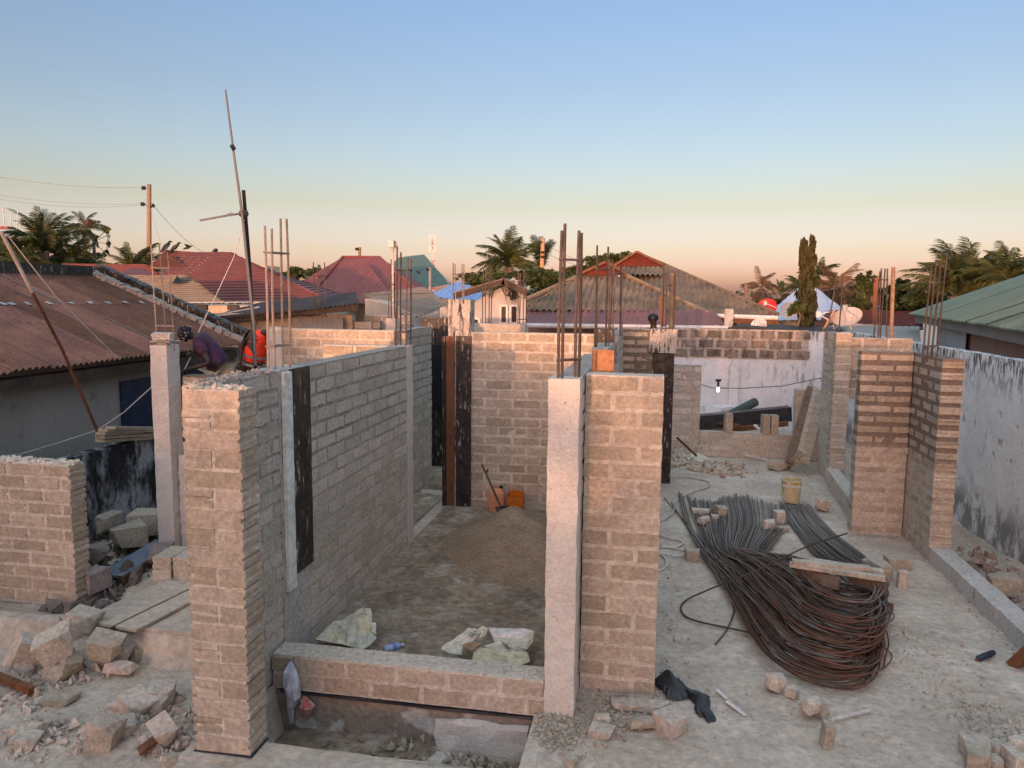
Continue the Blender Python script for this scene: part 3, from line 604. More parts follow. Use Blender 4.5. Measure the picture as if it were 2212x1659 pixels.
h = thing('dark_roof_house', 'small dark purple roof between the two red roofs', 'house', at(640, 640, Y=38))
roof(h, [at(640, 655, Y=37), at(715, 655, Y=37), at(655, 608, Y=44), at(585, 606, Y=44)], mat('plum_roof', (.045, .03, .045)), pitch=.3, amp=.03, sheetw=1.2)
gbox(h, 'wall', (at(640, 650, Y=38).x, 38, -.4), (at(705, 650, Y=38).x, 42, 3.0), m_cream)
# ---- asbestos lean roof house in the middle
h = thing('lean_roof_house', 'stained cream house with sloping grey asbestos sheets behind the doorway', 'house', at(880, 660, Y=21))
roof(h, [at(890, 690, Y=20), at(967, 657, Y=22.5), at(918, 638, Y=27), at(783, 637, Y=25.5)], m_asb2, pitch=.25, amp=.025, sheetw=1.0, name='roof_sheet')
A_ = at(783, 645, Y=22); B_ = at(893, 690, Y=20.6)
MB().add([(A_.x, 22.2, .0), (B_.x+.4, 20.5, .0), (B_.x+.4, 20.5, B_.z), (at(872, 668, Y=21).x, 21, at(872, 668, Y=21).z), (A_.x+.9, 21.8, A_.z-.05), (A_.x, 22.2, A_.z), (A_.x, 26, 0), (A_.x, 26, 3.2)], [(0, 1, 2, 3, 4, 5), (6, 0, 5, 7)]).build('wall', m_cream, h)
a = at(893, 690, Y=19.9); b = at(947, 672, Y=20.6)
for i in range(4): MB().beam(a+Vector((0, 0, -.06-.13*i)), b+Vector((0, .0, -.04-.08*i)), .02, .11).build('fascia_board', m_zinc, h)
c = at(968, 660, Y=21.2); gbox(h, 'side_wall', (a.x+.5, 20.9, -.4), (c.x+.15, 26, 2.95), m_cream)
MB().b2((a.x+1.55, 20.84, 1.7), (a.x+1.75, 20.90, 2.7)).build('window', m_void, h)
# ---- white gable house
h = thing('white_gable_house', 'whitewashed gable house with two barred windows under a burnt brown roof edge', 'house', at(1060, 680, Y=19))
G = lambda u, v, Y=19.: at(u, v, Y=Y)
L_ = G(985, 668); Pk = G(1088, 611); R1 = G(1137, 640)
MB().add([(L_.x+.3, 19, -.4), (R1.x, 19, -.4), (R1.x, 19, R1.z), (Pk.x, 19, Pk.z-.08), (L_.x+.3, 19, L_.z+.1)], [(0, 1, 2, 3, 4)]).build('wall', m_whitewall, h)
for (p, q) in ((G(980, 640, 18.7), G(1090, 609, 18.7)), (G(1086, 608, 18.7), G(1140, 634, 18.7))):
    MB().beam(p, q, .12, .14).build('barge_board', m_darkwood, h)
    MB().add([p+Vector((0, 0, .1)), q+Vector((0, 0, .1)), q+Vector((0, 1.2, .1)), p+Vector((0, 1.2, .1)), p, q, q+Vector((0, 1.2, 0)), p+Vector((0, 1.2, 0))], [(0, 1, 2, 3), (4, 7, 6, 5), (0, 4, 5, 1)]).build('roof', m_asb2, h)
for u0, u1 in ((1082, 1096), (1104, 1119)): window_part(h, G(u0, 680).x, G(u1, 680).x, 18.98, G(u0, 698).z, G(u0, 660).z)
window_part(h, G(1024, 680).x, G(1036, 680).x, 18.98, G(1024, 715).z, G(1024, 688).z)
r = random.Random(4)
for i in range(9):
    q = G(1095+r.uniform(0, 40), 612+r.uniform(0, 22), 18.8); MB().box(q, (.3, .02, .2), r.uniform(-.3, .3), (r.uniform(-.5, .5), r.uniform(-.8, .8)), .05).build('hanging_sheet', m_zinc if i % 3 == 0 else m_form, h)
wall('low grey parapet before the white gable house', (G(1020, 700, 16.5).x, 16.5), (G(1137, 700, 16.5).x, 16.5), .2, 1.6, 2.88, m_blockg, m_concg, seed=40, h=.2)
# ---- big brown roof house
h = thing('brown_roof_house', 'large house with brown corrugated hip roofs and red louvred gablets', 'house', at(1400, 670, Y=26))
YA, YB = 25., 29.6
roof(h, [at(1130, 669, Y=YA), at(1532, 678, Y=YA), at(1349, 594, Y=YB), at(1256, 595, Y=YB)], m_asb, pitch=.21, amp=.05, sheetw=1.05, laps=(2.2,), samp=5)
roof(h, [at(1105, 655, Y=33), at(1130, 669, Y=YA), at(1256, 595, Y=YB), at(1255, 595, Y=YB+.2)], m_asb, pitch=.21, amp=.05, sheetw=1.05)
def gablet(a, b, c, Y):
    mb = MB(); A3, B3, C3 = at(*a, Y=Y), at(*b, Y=Y), at(*c, Y=Y-.15)
    mb.add([A3, B3, C3], [(0, 1, 2)]); g = mb.build('gablet', mat('louvre_red', (.15, .035, .028)), h)
    for i in range(1, 7):
        f = i/8; p = A3.lerp(C3, f); q = B3.lerp(C3, f); MB().beam(p+Vector((.1, -.06, 0)), q+Vector((-.1, -.06, 0)), .05, .045).build('louvre', MATS['louvre_red'], g)
    for (p, q) in ((A3, C3), (B3, C3)): MB().beam(p+Vector((0, -.15, .05)), q+Vector((0, -.15, .05)), .25, .10).build('barge', m_brownboard, g)
gablet((1254, 595), (1351, 594), (1310, 569), YB-.1)
roof(h, [at(1340, 690, Y=28), at(1680, 680, Y=28), at(1432, 571, Y=36), at(1345, 571, Y=36)], m_asb, pitch=.21, amp=.05, sheetw=1.05, laps=(3.,), samp=5)
roof(h, [at(1310, 594, Y=33.2), at(1432, 594, Y=33.2), at(1425, 571, Y=35.6), at(1335, 571, Y=35.6)], m_asb, pitch=.21, amp=.05, sheetw=1.05)
gablet((1328, 576), (1432, 575), (1376, 547), 35.2)
for q in ([at(1532, 677, Y=YA), at(1349, 593, Y=YB)], [at(1256, 594, Y=YB), at(1130, 650, Y=YA+1)], [at(1680, 679, Y=28), at(1432, 570, Y=36), at(1376, 547, Y=35.6)]):
    MB().tube(q, .085, 6).build('hip_cap', m_asb, h)
roof(h, [at(1132, 702, Y=24), at(1570, 703, Y=24), at(1540, 675, Y=25.2), at(1132, 669, Y=25.2)], m_purple, pitch=.15, amp=.02, sheetw=1.0, name='awning_sheet')
MB().tube([at(1132, 703, Y=23.9), at(1572, 709, Y=23.9)], .075, 8).build('gutter', m_metalw, h)
MB().tube([at(1544, 682, Y=27.4), at(1680, 687, Y=27.4)], .075, 8).build('gutter', m_metalw, h)
MB().tube([at(1478, 708, Y=23.9), at(1478, 725, Y=23.9)], .07, 8).build('downpipe', m_metalw, h)
MB().b2((at(1565, 680, Y=24).x, 23.9, 2.6), (at(1565, 680, Y=24).x+.25, 24.0, 3.15)).build('fascia_end', m_zinc, h)
gbox(h, 'wall', (at(1140, 700, Y=25.6).x, 25.6, -.4), (at(1540, 700, Y=25.6).x, 29, 2.9), m_pinkwall)
gbox(h, 'side_wall', (at(1580, 700, Y=28.5).x, 28.5, -.4), (at(1668, 700, Y=28.5).x, 34, 2.75), mat('ochre_plaster', (.52, .33, .17)))
MB().b2((at(1555, 700, Y=28.4).x, 28.35, .5), (at(1592, 700, Y=28.4).x, 28.45, 2.7)).build('door', m_void, h)
MB().beam(at(1548, 690, Y=28.1), at(1680, 694, Y=28.1), .3, .2).build('soffit', m_brownboard, h)
# brown post before the roof and blackened post
MB().beam(at(1432, 705, Y=22.5), at(1428, 640, Y=22.5), .12, .12).build('awning_post', m_brownboard, h)
# ---- flat dark sheet roofs behind the far boundary
h = thing('flat_roof_shed', 'low dark flat roofed shed behind the far boundary wall', 'shed', at(1700, 715, Y=23))
MB().add([at(1545, 722, Y=22), at(1780, 722, Y=22), at(1830, 708, Y=27), at(1600, 698, Y=27)], [(0, 1, 2, 3)]).build('roof', m_rustd, h)
MB().beam(at(1580, 708, Y=22), at(1750, 722, Y=22), .1, .12).build('fascia', m_void, h)
gbox(h, 'wall', (at(1590, 720, Y=22.3).x, 22.3, -.4), (at(1780, 720, Y=22.3).x, 26, 2.35), m_greyplaster)
h = thing('grey_sheet_shed', 'grey sheet roofed shed below the maroon tiled roof', 'shed', at(1880, 720, Y=25))
roof(h, [at(1700, 738, Y=22), at(1990, 742, Y=22), at(1985, 712, Y=29), at(1790, 704, Y=29)], m_greyplaster, pitch=.2, amp=.02, sheetw=1.5)
gbox(h, 'wall', (at(1760, 730, Y=22.6).x, 22.6, -.4), (at(1980, 730, Y=22.6).x, 28, 2.1), m_greyplaster)
MB().beam(at(1820, 700, Y=29), at(1985, 712, Y=29), .1, .12).build('fascia', m_zinc, h)
h = thing('maroon_tile_house', 'long maroon tiled roof behind the right pier rebars', 'house', at(1860, 700, Y=34))
roof(h, [at(1755, 712, Y=33), at(1995, 716, Y=33), at(1990, 672, Y=40), at(1790, 671, Y=40)], mat('maroon_tiles', (.115, .055, .055), (.09, .045, .045)), mode='tile', rh=.26)
gbox(h, 'wall', (at(1760, 710, Y=34).x, 34, -.4), (at(1990, 710, Y=34).x, 39, 2.0), m_cream)
h = thing('pale_blue_roof_house', 'pale blue pyramid roof behind the tall twin column tree', 'house', at(1740, 690, Y=44))
roof(h, [at(1640, 692, Y=43), at(1850, 690, Y=43), at(1748, 610, Y=50), at(1740, 610, Y=50)], m_paleblue, pitch=.4, amp=.02, sheetw=1.4)
gbox(h, 'wall', (at(1655, 690, Y=44).x, 44, -.4), (at(1840, 690, Y=44).x, 50, 2.3), m_cream)
# ---- green roof house on the right
A3 = at(1962, 678.5, Z=3.0); B3 = at(2212, 717, Z=3.0); dv = (B3-A3).normalized(); pv_ = Vector((dv.y, -dv.x, 0)); pv_ = pv_ if pv_.x > 0 else -pv_
best = None
for i in range(200):
    s = 1+i*.1; q = A3+pv_*s+Vector((0, 0, s*.40)); v = q-Vector((0, 0, EYE)); u = CX+F*v.dot(rt)/v.dot(fw); w = CY-F*v.dot(up)/v.dot(fw)
    if u >= 2230: best = q; break
best = best or A3+pv_*9+Vector((0, 0, 3.6)); print('green verge hits', u, w, s)
h = thing('green_roof_house', 'house with streaky green corrugated roof at the right edge', 'house', (B3.x, B3.y, 0))
sl = 7.5; top = Vector((0, 0, sl*.40))+pv_*sl; B4 = B3+dv*4
roof(h, [A3, B4, B4+top, A3+top], m_green, pitch=.17, amp=.032, sheetw=.95, laps=(), samp=5, lapgap=.02)
MB().beam(A3+Vector((0, 0, -.14))+pv_*.25, B4+Vector((0, 0, -.14))+pv_*.25, .06, .22).build('fascia', m_greyplaster, h)
MB().add([A3+dv*4+pv_*.6+Vector((0, 0, -3.4)), B4+pv_*.6+Vector((0, 0, -3.4)), B4+pv_*.6+Vector((0, 0, .05)), A3+dv*4+pv_*.6+Vector((0, 0, .05)), A3+dv*4+pv_*5+Vector((0, 0, -3.4)), A3+dv*4+pv_*5+Vector((0, 0, 1.2))], [(0, 1, 2, 3), (4, 0, 3, 5)]).build('wall', m_pinkwall, h)
q = A3+dv*2.5+pv_*.5
MB().add([q, q+dv*4.3, q+dv*4.3+Vector((0, 0, -1.3)), q+Vector((0, 0, -1.3)), q+pv_*3, q+pv_*3+Vector((0, 0, -1.3))], [(0, 3, 2, 1), (0, 4, 5, 3)]).build('porch_panel', m_whitewall, h)
for s, l in ((6.2, 2.6), (10.8, 1.5)):
    q = A3+dv*s+pv_*.55; MB().add([q+Vector((0, 0, -1.25)), q+dv*l+Vector((0, 0, -1.25)), q+dv*l+Vector((0, 0, -1.0)), q+Vector((0, 0, -1.0)), q+pv_*.02+Vector((0, 0, -1.6)), q+pv_*.02+dv*l+Vector((0, 0, -1.6))], [(0, 1, 2, 3), (4, 5, 1, 0)]).build('window', m_void, h)
# ---- unseen houses added behind the camera to block the low sun
for i, (x, y, w, hgt, lb) in enumerate(((-14, -34, 12, 4.6, 'hip roofed house added behind the camera for shade, left one'), (2, -38, 11, 4.9, 'hip roofed house added behind the camera for shade, middle one'), (17, -33, 10, 4.4, 'hip roofed house added behind the camera for shade, right one'))):
    h = thing('added_shade_house', lb, 'house', (x, y, -.4)); d = 4.
    gbox(h, 'wall', (x-w/2+.4, y-d+.4, -.4), (x+w/2-.4, y+d-.4, 2.8), m_cream)
    c = [Vector((x-w/2, y-d, 2.75)), Vector((x+w/2, y-d, 2.75)), Vector((x+w/2, y+d, 2.75)), Vector((x-w/2, y+d, 2.75)), Vector((x-w/2+d, y, hgt)), Vector((x+w/2-d, y, hgt))]
    MB().add(c, [(0, 1, 5, 4), (1, 2, 5), (2, 3, 4, 5), (3, 0, 4), (3, 2, 1, 0)]).build('roof', m_rust, h)
# ------------------------------------------------------------------ vegetation
def frondmesh(seed, droop, rise, n=36, lw=.022, ll=.30, hang=.7):
    r = random.Random(seed); mb = MB(); P_ = lambda s: Vector((s*(1-.12*droop*s), .0, rise*s-droop*s*s))
    mb.tube([P_(i/8) for i in range(9)], [.016*(1-.8*i/8) for i in range(9)], 4, False)
    for i in range(n):
        s = .14+.86*i/(n-1); p = P_(s); d = (P_(min(1.02, s+.02))-P_(s-.02)).normalized(); L = ll*(math.sin(math.pi*(s*.82+.12))**.6)*r.uniform(.8, 1.1)
        for sg in (-1, 1):
            o = (Vector((0, sg, 0))*.85+d*.65+Vector((0, 0, -hang*r.uniform(.4, 1.3)))).normalized()*L; w = d*lw*r.uniform(.7, 1.1)
            mb.add([p-w*.3, p+w*.5, p+o*.6+w*.4+Vector((0, 0, .01)), p+o+Vector((0, 0, -.05*hang)), p+o*.6-w*.3], [(0, 1, 2, 3, 4)])
    m = mb.mesh('frond'); m.materials.append(m_palm); return m
FR = [frondmesh(1, .55, .45), frondmesh(2, .8, .55), frondmesh(3, .35, .3), frondmesh(4, 1.05, .6)]
FRT = [frondmesh(7, .2, .15, 30, .035, .20, .1), frondmesh(8, .5, .5, 30, .035, .18, .4)]
def palm(label, c, R, nf=22, seed=1, r0=.16, lo=-50, hi=80, m=None, base=-.4, lean=.4, fr=None, group=None, cat='palm'):
    r = random.Random(seed); c = Vector(c); b = (c.x+r.uniform(-lean, lean), c.y, base); t = thing('palm_tree', label, cat, b, group)
    mid = (Vector(b)+c)/2+Vector((r.uniform(-lean, lean)*.4, 0, 0)); mb = MB()
    pts = [Vector(b).lerp(mid, f/4) for f in range(4)]+[mid.lerp(c, f/4) for f in range(5)]
    mb.tube(pts, [r0*(1.25-.4*i/8) for i in range(9)], 8); mb.build('trunk', m_bark, t)
    for i in range(nf):
        el_ = math.radians(r.uniform(lo, hi)); az_ = i*2.399+r.uniform(-.3, .3); L = R*r.uniform(.8, 1.1)
        inst('frond', r.choice(fr or FR), t, c, rot=(r.uniform(-.3, .3), -el_, az_), scale=(L, L*.9, L), mat=(m_palmd if el_ < -.4 and r.random() < .5 else (m or m_palm)))
    return t
def tree(label, blobs, base, n=2600, leaf=.16, seed=1, m=None, cat='tree', name='broadleaf_tree', r0=.2, limbs=True, hangy=0, group=None):
    rs = np.random.RandomState(seed); base = Vector(base); t = thing(name, label, cat, base, group); tot = sum(b[1]*b[2]*b[3] for b in blobs); V = []; Fc = []
    for (c, rx, ry, rz) in blobs:
        k = max(40, int(n*rx*ry*rz/tot)); sub = rs.normal(size=(max(6, k//45), 3)); sub /= np.linalg.norm(sub, axis=1)[:, None]; sub *= rs.uniform(.35, 1., (len(sub), 1))
        idx = rs.randint(0, len(sub), k); P3 = sub[idx]+rs.normal(size=(k, 3))*.17; P3 = P3*[rx, ry, rz]+np.array(c)
        a = rs.normal(size=(k, 3)); a[:, 2] *= .5; a /= np.linalg.norm(a, axis=1)[:, None]; b_ = rs.normal(size=(k, 3))
        if hangy: a = a*.5+np.array([0, 0, -hangy])
        b_ -= a*(a*b_).sum(1)[:, None]/(a*a).sum(1)[:, None]; b_ /= np.linalg.norm(b_, axis=1)[:, None]; s = leaf*rs.uniform(.6, 1.4, (k, 1))
        q = np.stack([P3-a*s, P3-b_*s*.45, P3+a*s, P3+b_*s*.45], 1).reshape(-1, 3); o = len(V); V += q.tolist(); Fc += [(o+4*i, o+4*i+1, o+4*i+2, o+4*i+3) for i in range(k)]
    mb = MB(); mb.v = V; mb.f = Fc; mb.build('crown', m or m_leaf, t)
    tr = MB(); c0 = Vector(blobs[0][0]); tr.tube([base, base.lerp(c0, .5)+Vector((.1, 0, 0)), c0], [r0, r0*.75, r0*.4], 8)
    if limbs:
        for (c, rx, ry, rz) in blobs[1:6]: q = base.lerp(c0, .6); tr.tube([q, q.lerp(Vector(c), .5)+Vector((0, 0, .1)), c], [r0*.5, r0*.35, r0*.15], 6)
    tr.build('trunk', m_bark, t); return t
def blob(u, v, Y, ru, rv, ry=None):
    c = at(u, v, Y=Y); pp = F/((c-Vector((0, 0, EYE))).dot(fw)); return (tuple(c), ru/pp, (ry or (ru+rv)/2/pp), rv/pp)
tree('dense dark tree mass at the left edge behind the rusty roof', [blob(60, 590, 40, 95, 45), blob(10, 560, 40, 40, 50), blob(150, 590, 41, 80, 38), blob(215, 600, 42, 60, 26)], at(80, 700, Y=40), 7000, .22, 3)
tree('low dark tree between the fan palm and the feathery palm', [blob(240, 606, 44, 60, 22), blob(300, 610, 45, 70, 20)], at(240, 700, Y=44), 2600, .2, 4)
palm('tallest feathery palm of the left clump, orange touched fronds', at(95, 545, Y=38), 2.5, 34, 5, .3, 0, 88)
palm('feathery palm low in the left clump', at(50, 575, Y=37), 2.1, 26, 6, .3, -10, 80)
palm('feathery palm on the right side of the left clump', at(150, 575, Y=39), 2.2, 26, 7, .3, -5, 85)
palm('thin coconut palm with drooping fronds above the left clump', at(181, 490, Y=42), 1.45, 20, 8, .12, -60, 70)
# fan palm
def fanpalm(c):
    c = Vector(c); t = thing('fan_palm', 'fan palm with ragged wind torn leaves on a thin trunk', 'palm', (c.x, c.y, -.4))
    MB().tube([(c.x, c.y, -.4), (c.x+.05, c.y, 3), c], [.14, .12, .09], 7).build('trunk', m_bark, t); r = random.Random(3)
    for i, (dx, dz, s, rot) in enumerate(((-.05, .75, .62, 0), (.5, .55, .45, -.5), (-.6, .55, .5, .6), (.75, -.1, .42, -1.7), (.45, -.55, .4, -2.5), (-.35, -.6, .36, 2.6), (.1, .1, .45, .2), (.9, .35, .2, -1.3))):
        mb = MB(); q = c+Vector((dx, r.uniform(-.3, .3), dz)); mb.tube([c, q], .02, 4)
        for k in range(13):
            a = rot+(-1.2+2.4*k/12)+math.pi/2; L = s*r.uniform(.75, 1.05); w = .13
            mb.add([q, q+Vector((math.cos(a-w)*L, r.uniform(-.1, .1), math.sin(a-w)*L)), q+Vector((math.cos(a)*L*.9, 0, math.sin(a)*L*.9)), q+Vector((math.cos(a+w)*L, r.uniform(-.1, .1), math.sin(a+w)*L))], [(0, 1, 2, 3)])
        mb.build('fan_leaf', m_palm if i % 3 else m_palmd, t)
fanpalm(at(202, 522, Y=41))
palm('bushy palm in front of the power pole', at(285, 590, Y=36), 1.95, 34, 9, .3, -15, 85)
palm('big palm beside the orange lit post, centre of the photo', at(1098, 578, Y=44), 2.35, 34, 10, .35, -15, 85)
palm('shaggy upright fronds around the orange lit post', at(1168, 590, Y=46), 2.25, 11, 11, .25, 70, 89)
tree('wide flat topped dark tree left of the brown roof house', [blob(1100, 602, 30, 95, 17), blob(1045, 610, 30, 40, 16), blob(1160, 604, 30, 65, 20), blob(1205, 612, 30, 35, 14), blob(1115, 622, 29, 70, 16), blob(1075, 592, 30, 40, 12)], at(1110, 700, Y=30), 5200, .14, 12)
tree('dark tree behind the left gablet', [blob(1300, 575, 42, 50, 20), blob(1330, 560, 42, 38, 16), blob(1250, 590, 42, 50, 16), blob(1365, 575, 43, 30, 22)], at(1300, 660, Y=42), 3600, .18, 13)
tree('lower dark tree left of the brown roof ridge', [blob(1215, 604, 40, 45, 14), blob(1180, 612, 40, 30, 12)], at(1210, 660, Y=40), 1500, .17, 14)
def colt(label, u0, u1, vt, vb, Y, seed, n, wb, wt, m=None):
    bl = []; K = 12
    for i in range(K):
        f = i/(K-1); bl.append(blob(u0+(u1-u0)*f, vb+(vt-vb)*f, Y, wb+(wt-wb)*f, (vb-vt)/K*.8, None))
    return bl
bl = []
for k in range(9): bl.append(blob(1742+random.uniform(-2, 2), 612+k*10.5, 27, 17+random.uniform(-1.5, 2), 12))
for k in range(7): bl.append(blob(1735+.6*k, 532+k*13, 27, 7+.9*k, 11))
for k in range(7): bl.append(blob(1754-.8*k, 523+k*13, 27, 6.5+1.0*k, 11))
bl = bl[2:]+bl[:2]
tree('tall twin topped column tree standing over the right part of the photo', bl, at(1741, 706, Y=27), 9000, .10, 15, mat('ashoka_leaf', (.065, .055, .018), (.03, .03, .01), .9, rough=.6, bump=0, rnd=0, grain=.3, bs=8), limbs=False, hangy=1.2, name='column_tree', r0=.14)
tree('small dark bush growing out of the twin column tree side', [blob(1722, 660, 26.6, 14, 12), blob(1710, 668, 26.6, 8, 14)], at(1722, 706, Y=26.6), 700, .1, 16, r0=.05)
for i, (u, v, R, Y, lb) in enumerate(((1645, 622, 2.0, 70, 'small far palm glowing orange, leftmost of the far right palms'), (1727, 622, 1.8, 75, 'small far palm just left of the twin column tree'), (1690, 634, 1.5, 85, 'tiny far palm over the pale blue roof'), (1766, 600, 1.9, 60, 'far palm just right of the twin column tree top'), (1806, 622, 2.2, 58, 'far reddish palm behind two bare bars'), (1820, 640, 1.7, 62, 'lowest far palm right of the twin column tree'))):
    palm(lb, at(u, v, Y=Y), R, 24, 30+i, .2, -60, 75, m_palmd if i in (0, 4, 5) else m_palm)  # dry brown also puts orange sunlight into some of these crowns' colour
bl = lambda u, vt, Y, w: [blob(u+random.uniform(-3, 3), vt+k*13, Y, w*(.6+.08*k), 12) for k in range(6)]
for i, (u, v, w, lb) in enumerate(((1862, 600, 16, 'dark column tree left of the reddish pole'), (1880, 598, 17, 'dark column tree behind the reddish pole'), (1925, 628, 14, 'dark tree behind the thick post'), (1945, 614, 17, 'pointed dark tree right of the thick post'), (1965, 612, 18, 'dark tree beside the big right palm'), (1905, 635, 14, 'short dark tree between pole and thick post'))):
    tree(lb, bl(u, v, 40+i, w), at(u, 690, Y=40+i), 1300, .16, 50+i, r0=.12, limbs=False)
palm('large palm with swept fronds at the right behind the green roof', at(2062, 640, Y=38), 2.6, 34, 40, .35, 5, 85)
palm('second large palm at right, one frond standing tall', at(2100, 640, Y=39), 2.7, 24, 41, .35, 25, 88)
palm('palm peeping over the green roof near the right edge', at(2180, 610, Y=36), 1.9, 26, 42, .3, 0, 80)
tree('dark scrub under the right palms', [blob(2040, 655, 41, 60, 22), blob(1990, 650, 41, 40, 20), blob(2110, 640, 41, 50, 22)], at(2040, 700, Y=41), 2600, .2, 43)
tree('dark rounded tree above the far roofs behind the four bar cluster', [blob(636, 590, 60, 22, 16), blob(610, 600, 60, 14, 10)], at(636, 640, Y=60), 1200, .25, 44)
tree('dark rounded tree left of the red hip roof', [blob(678, 592, 60, 24, 15)], at(678, 640, Y=60), 1100, .25, 45)
tree('pale bushes at the foot of the far palms', [blob(1660, 652, 60, 30, 12), blob(1790, 650, 60, 40, 10)], at(1660, 690, Y=60), 1200, .25, 46)
fr = MB(); rs = np.random.RandomState(5)
for k in range(9000):
    x = rs.uniform(-190, 190); y = 150+rs.uniform(-14, 14); hh = 3.2+1.6*math.sin(x*.07)+1.2*math.sin(x*.19+1)+.8*math.sin(x*.5); z = rs.uniform(-.4, max(1, hh)); s = .5
    a = Vector(rs.normal(size=3)).normalized()*s; b_ = a.orthogonal().normalized()*s*.6; p = Vector((x, y, z)); fr.add([p-a, p-b_, p+a, p+b_], [(0, 1, 2, 3)])
o = fr.build('far_treeline', m_leaf); tag(o, 'far low tree line along the horizon', 'trees', None, 'stuff')
for i, (x, w_, hz) in enumerate(((-30, 6, 2.0), (-20, 5, 2.1), (-9.5, 5, 1.9), (-1.5, 4.6, 2.15), (6.5, 5, 1.95), (15, 5, 2.1), (26, 6.5, 2.0))):
    tree('added shade tree %s behind the camera' % ('farthest left', 'second from left', 'third from left', 'straight', 'third from right', 'second from right', 'farthest right')[i], [((x, -29, hz-.4), w_, 1.6, 1.9), ((x+w_*.5, -29.5, hz-.5), w_*.6, 1.4, 1.7)], (x, -29, -.4), 5000, .34, 70+i, r0=.2)  # unseen trees added so their crowns hold back the low sun
# ------------------------------------------------------------------ poles, mast, wires
def insul(t, p, s=1.): MB().lathe(p, [(.03*s, -.1*s), (.09*s, -.06*s), (.05*s, -.02*s), (.09*s, .03*s), (.05*s, .06*s), (.02*s, .1*s)], 8, Matrix.Rotation(1.57, 3, 'Y')).build('insulator', m_form, t)
b = at(316, 640, Y=40); tp = at(322, 398, Y=40)
t = thing('power_pole', 'tall wooden power pole left of the antenna', 'power pole', (b.x, 40, -.4)); MB().tube([(b.x, 40, -.4), tp], [.16, .12], 9).build('post', m_pole, t)
for (u, v) in ((311, 406), (309, 441), (330, 444)):
    q = at(u, v, Y=40); insul(t, q, 1.4); MB().tube([q, (tp.x*.5+b.x*.5, 40, q.z)], .03, 5).build('arm', m_form, t)
def cable(label, p, q, sag=.4, r=.012, m=None, n=16, name='overhead_wire', cat='wire', mid=()):
    p = Vector(p); q = Vector(q); pts = [p.lerp(q, i/n)-Vector((0, 0, sag*4*(i/n)*(1-i/n))) for i in range(n+1)]
    o = MB().tube(pts, r, 4, False).build(name, m or m_wire); tag(o, label, cat); return o
cable('topmost power wire at upper left', at(-60, 372, Y=34), at(309, 405, Y=40), .25)
cable('second power wire at upper left', at(-60, 412, Y=34), at(309, 440, Y=40), .25)
cable('third power wire just below the second at upper left', at(-60, 419, Y=34), at(309, 442, Y=40), .35)
cable('wire falling right from the wooden pole', at(332, 444, Y=40), at(470, 556, Y=60), .6)
cable('stay wire of the wooden pole', at(325, 450, Y=40), at(356, 556, Y=37), 0)
cable('low wire behind the palms to the short black pole', at(170, 560, Y=44), at(466, 549, Y=46), .8)
cable('long wire across to the far red roof', at(470, 552, Y=46), at(776, 640, Y=60), 1.)
cable('upper wire running to the orange lit post', at(640, 625, Y=38), at(1170, 548, Y=45), 1.2)
cable('lower wire running to the orange lit post', at(925, 610, Y=38), at(1170, 556, Y=45), .9)
cable('upper wire right of the orange lit post', at(1174, 526, Y=45), at(1380, 585, Y=60), .5)
cable('lower wire right of the orange lit post', at(1174, 545, Y=45), at(1400, 590, Y=60), .5)
cable('wire past the twin column tree', at(1560, 613, Y=60), at(1900, 600, Y=50), .8)
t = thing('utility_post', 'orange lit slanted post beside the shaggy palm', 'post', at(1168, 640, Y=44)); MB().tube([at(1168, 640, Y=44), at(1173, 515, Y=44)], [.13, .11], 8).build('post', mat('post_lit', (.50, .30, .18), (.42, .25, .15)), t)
for k, v in enumerate((545, 555)): insul(t, at(1172, v, Y=43.8))
t = thing('power_pole', 'short dark pole with insulators above the red tiled ridge', 'power pole', at(466, 640, Y=46)); MB().tube([at(466, 640, Y=46), at(466, 537, Y=46)], .13, 7).build('post', m_form, t)
for v in (543, 549): insul(t, at(462, v, Y=45.8))
t = thing('power_pole', 'thin pole standing behind the bright red roof', 'power pole', at(776, 640, Y=62)); MB().tube([at(777, 640, Y=62), at(777, 534, Y=62)], .13, 7).build('post', m_pole, t); insul(t, at(771, 538, Y=61.8), 1.6)
t = thing('power_pole', 'thin grey pole in front of the teal roof', 'power pole', at(929, 660, Y=40)); MB().tube([at(929, 660, Y=40), at(929, 578, Y=40)], .07, 7).build('post', m_wire, t); insul(t, at(924, 582, Y=39.9))
t = thing('power_pole', 'reddish pole in front of the dark right hand trees', 'power pole', at(1892, 700, Y=30)); MB().tube([at(1889, 715, Y=30), at(1893, 600, Y=30)], .10, 7).build('post', mat('pole_red', (.28, .11, .06)), t); insul(t, at(1884, 606, Y=29.9))
t = thing('power_pole', 'broken stub pole above the right slope of the brown roof', 'power pole', at(1611, 660, Y=50)); MB().tube([at(1613, 650, Y=50), at(1611, 614, Y=50)], .13, 7).build('post', m_bark, t)
for v, d in ((618, 9), (629, 12), (640, -10)): MB().tube([at(1612, v, Y=50), at(1612+d, v-1, Y=50)], .05, 5).build('stub', m_bark, t)
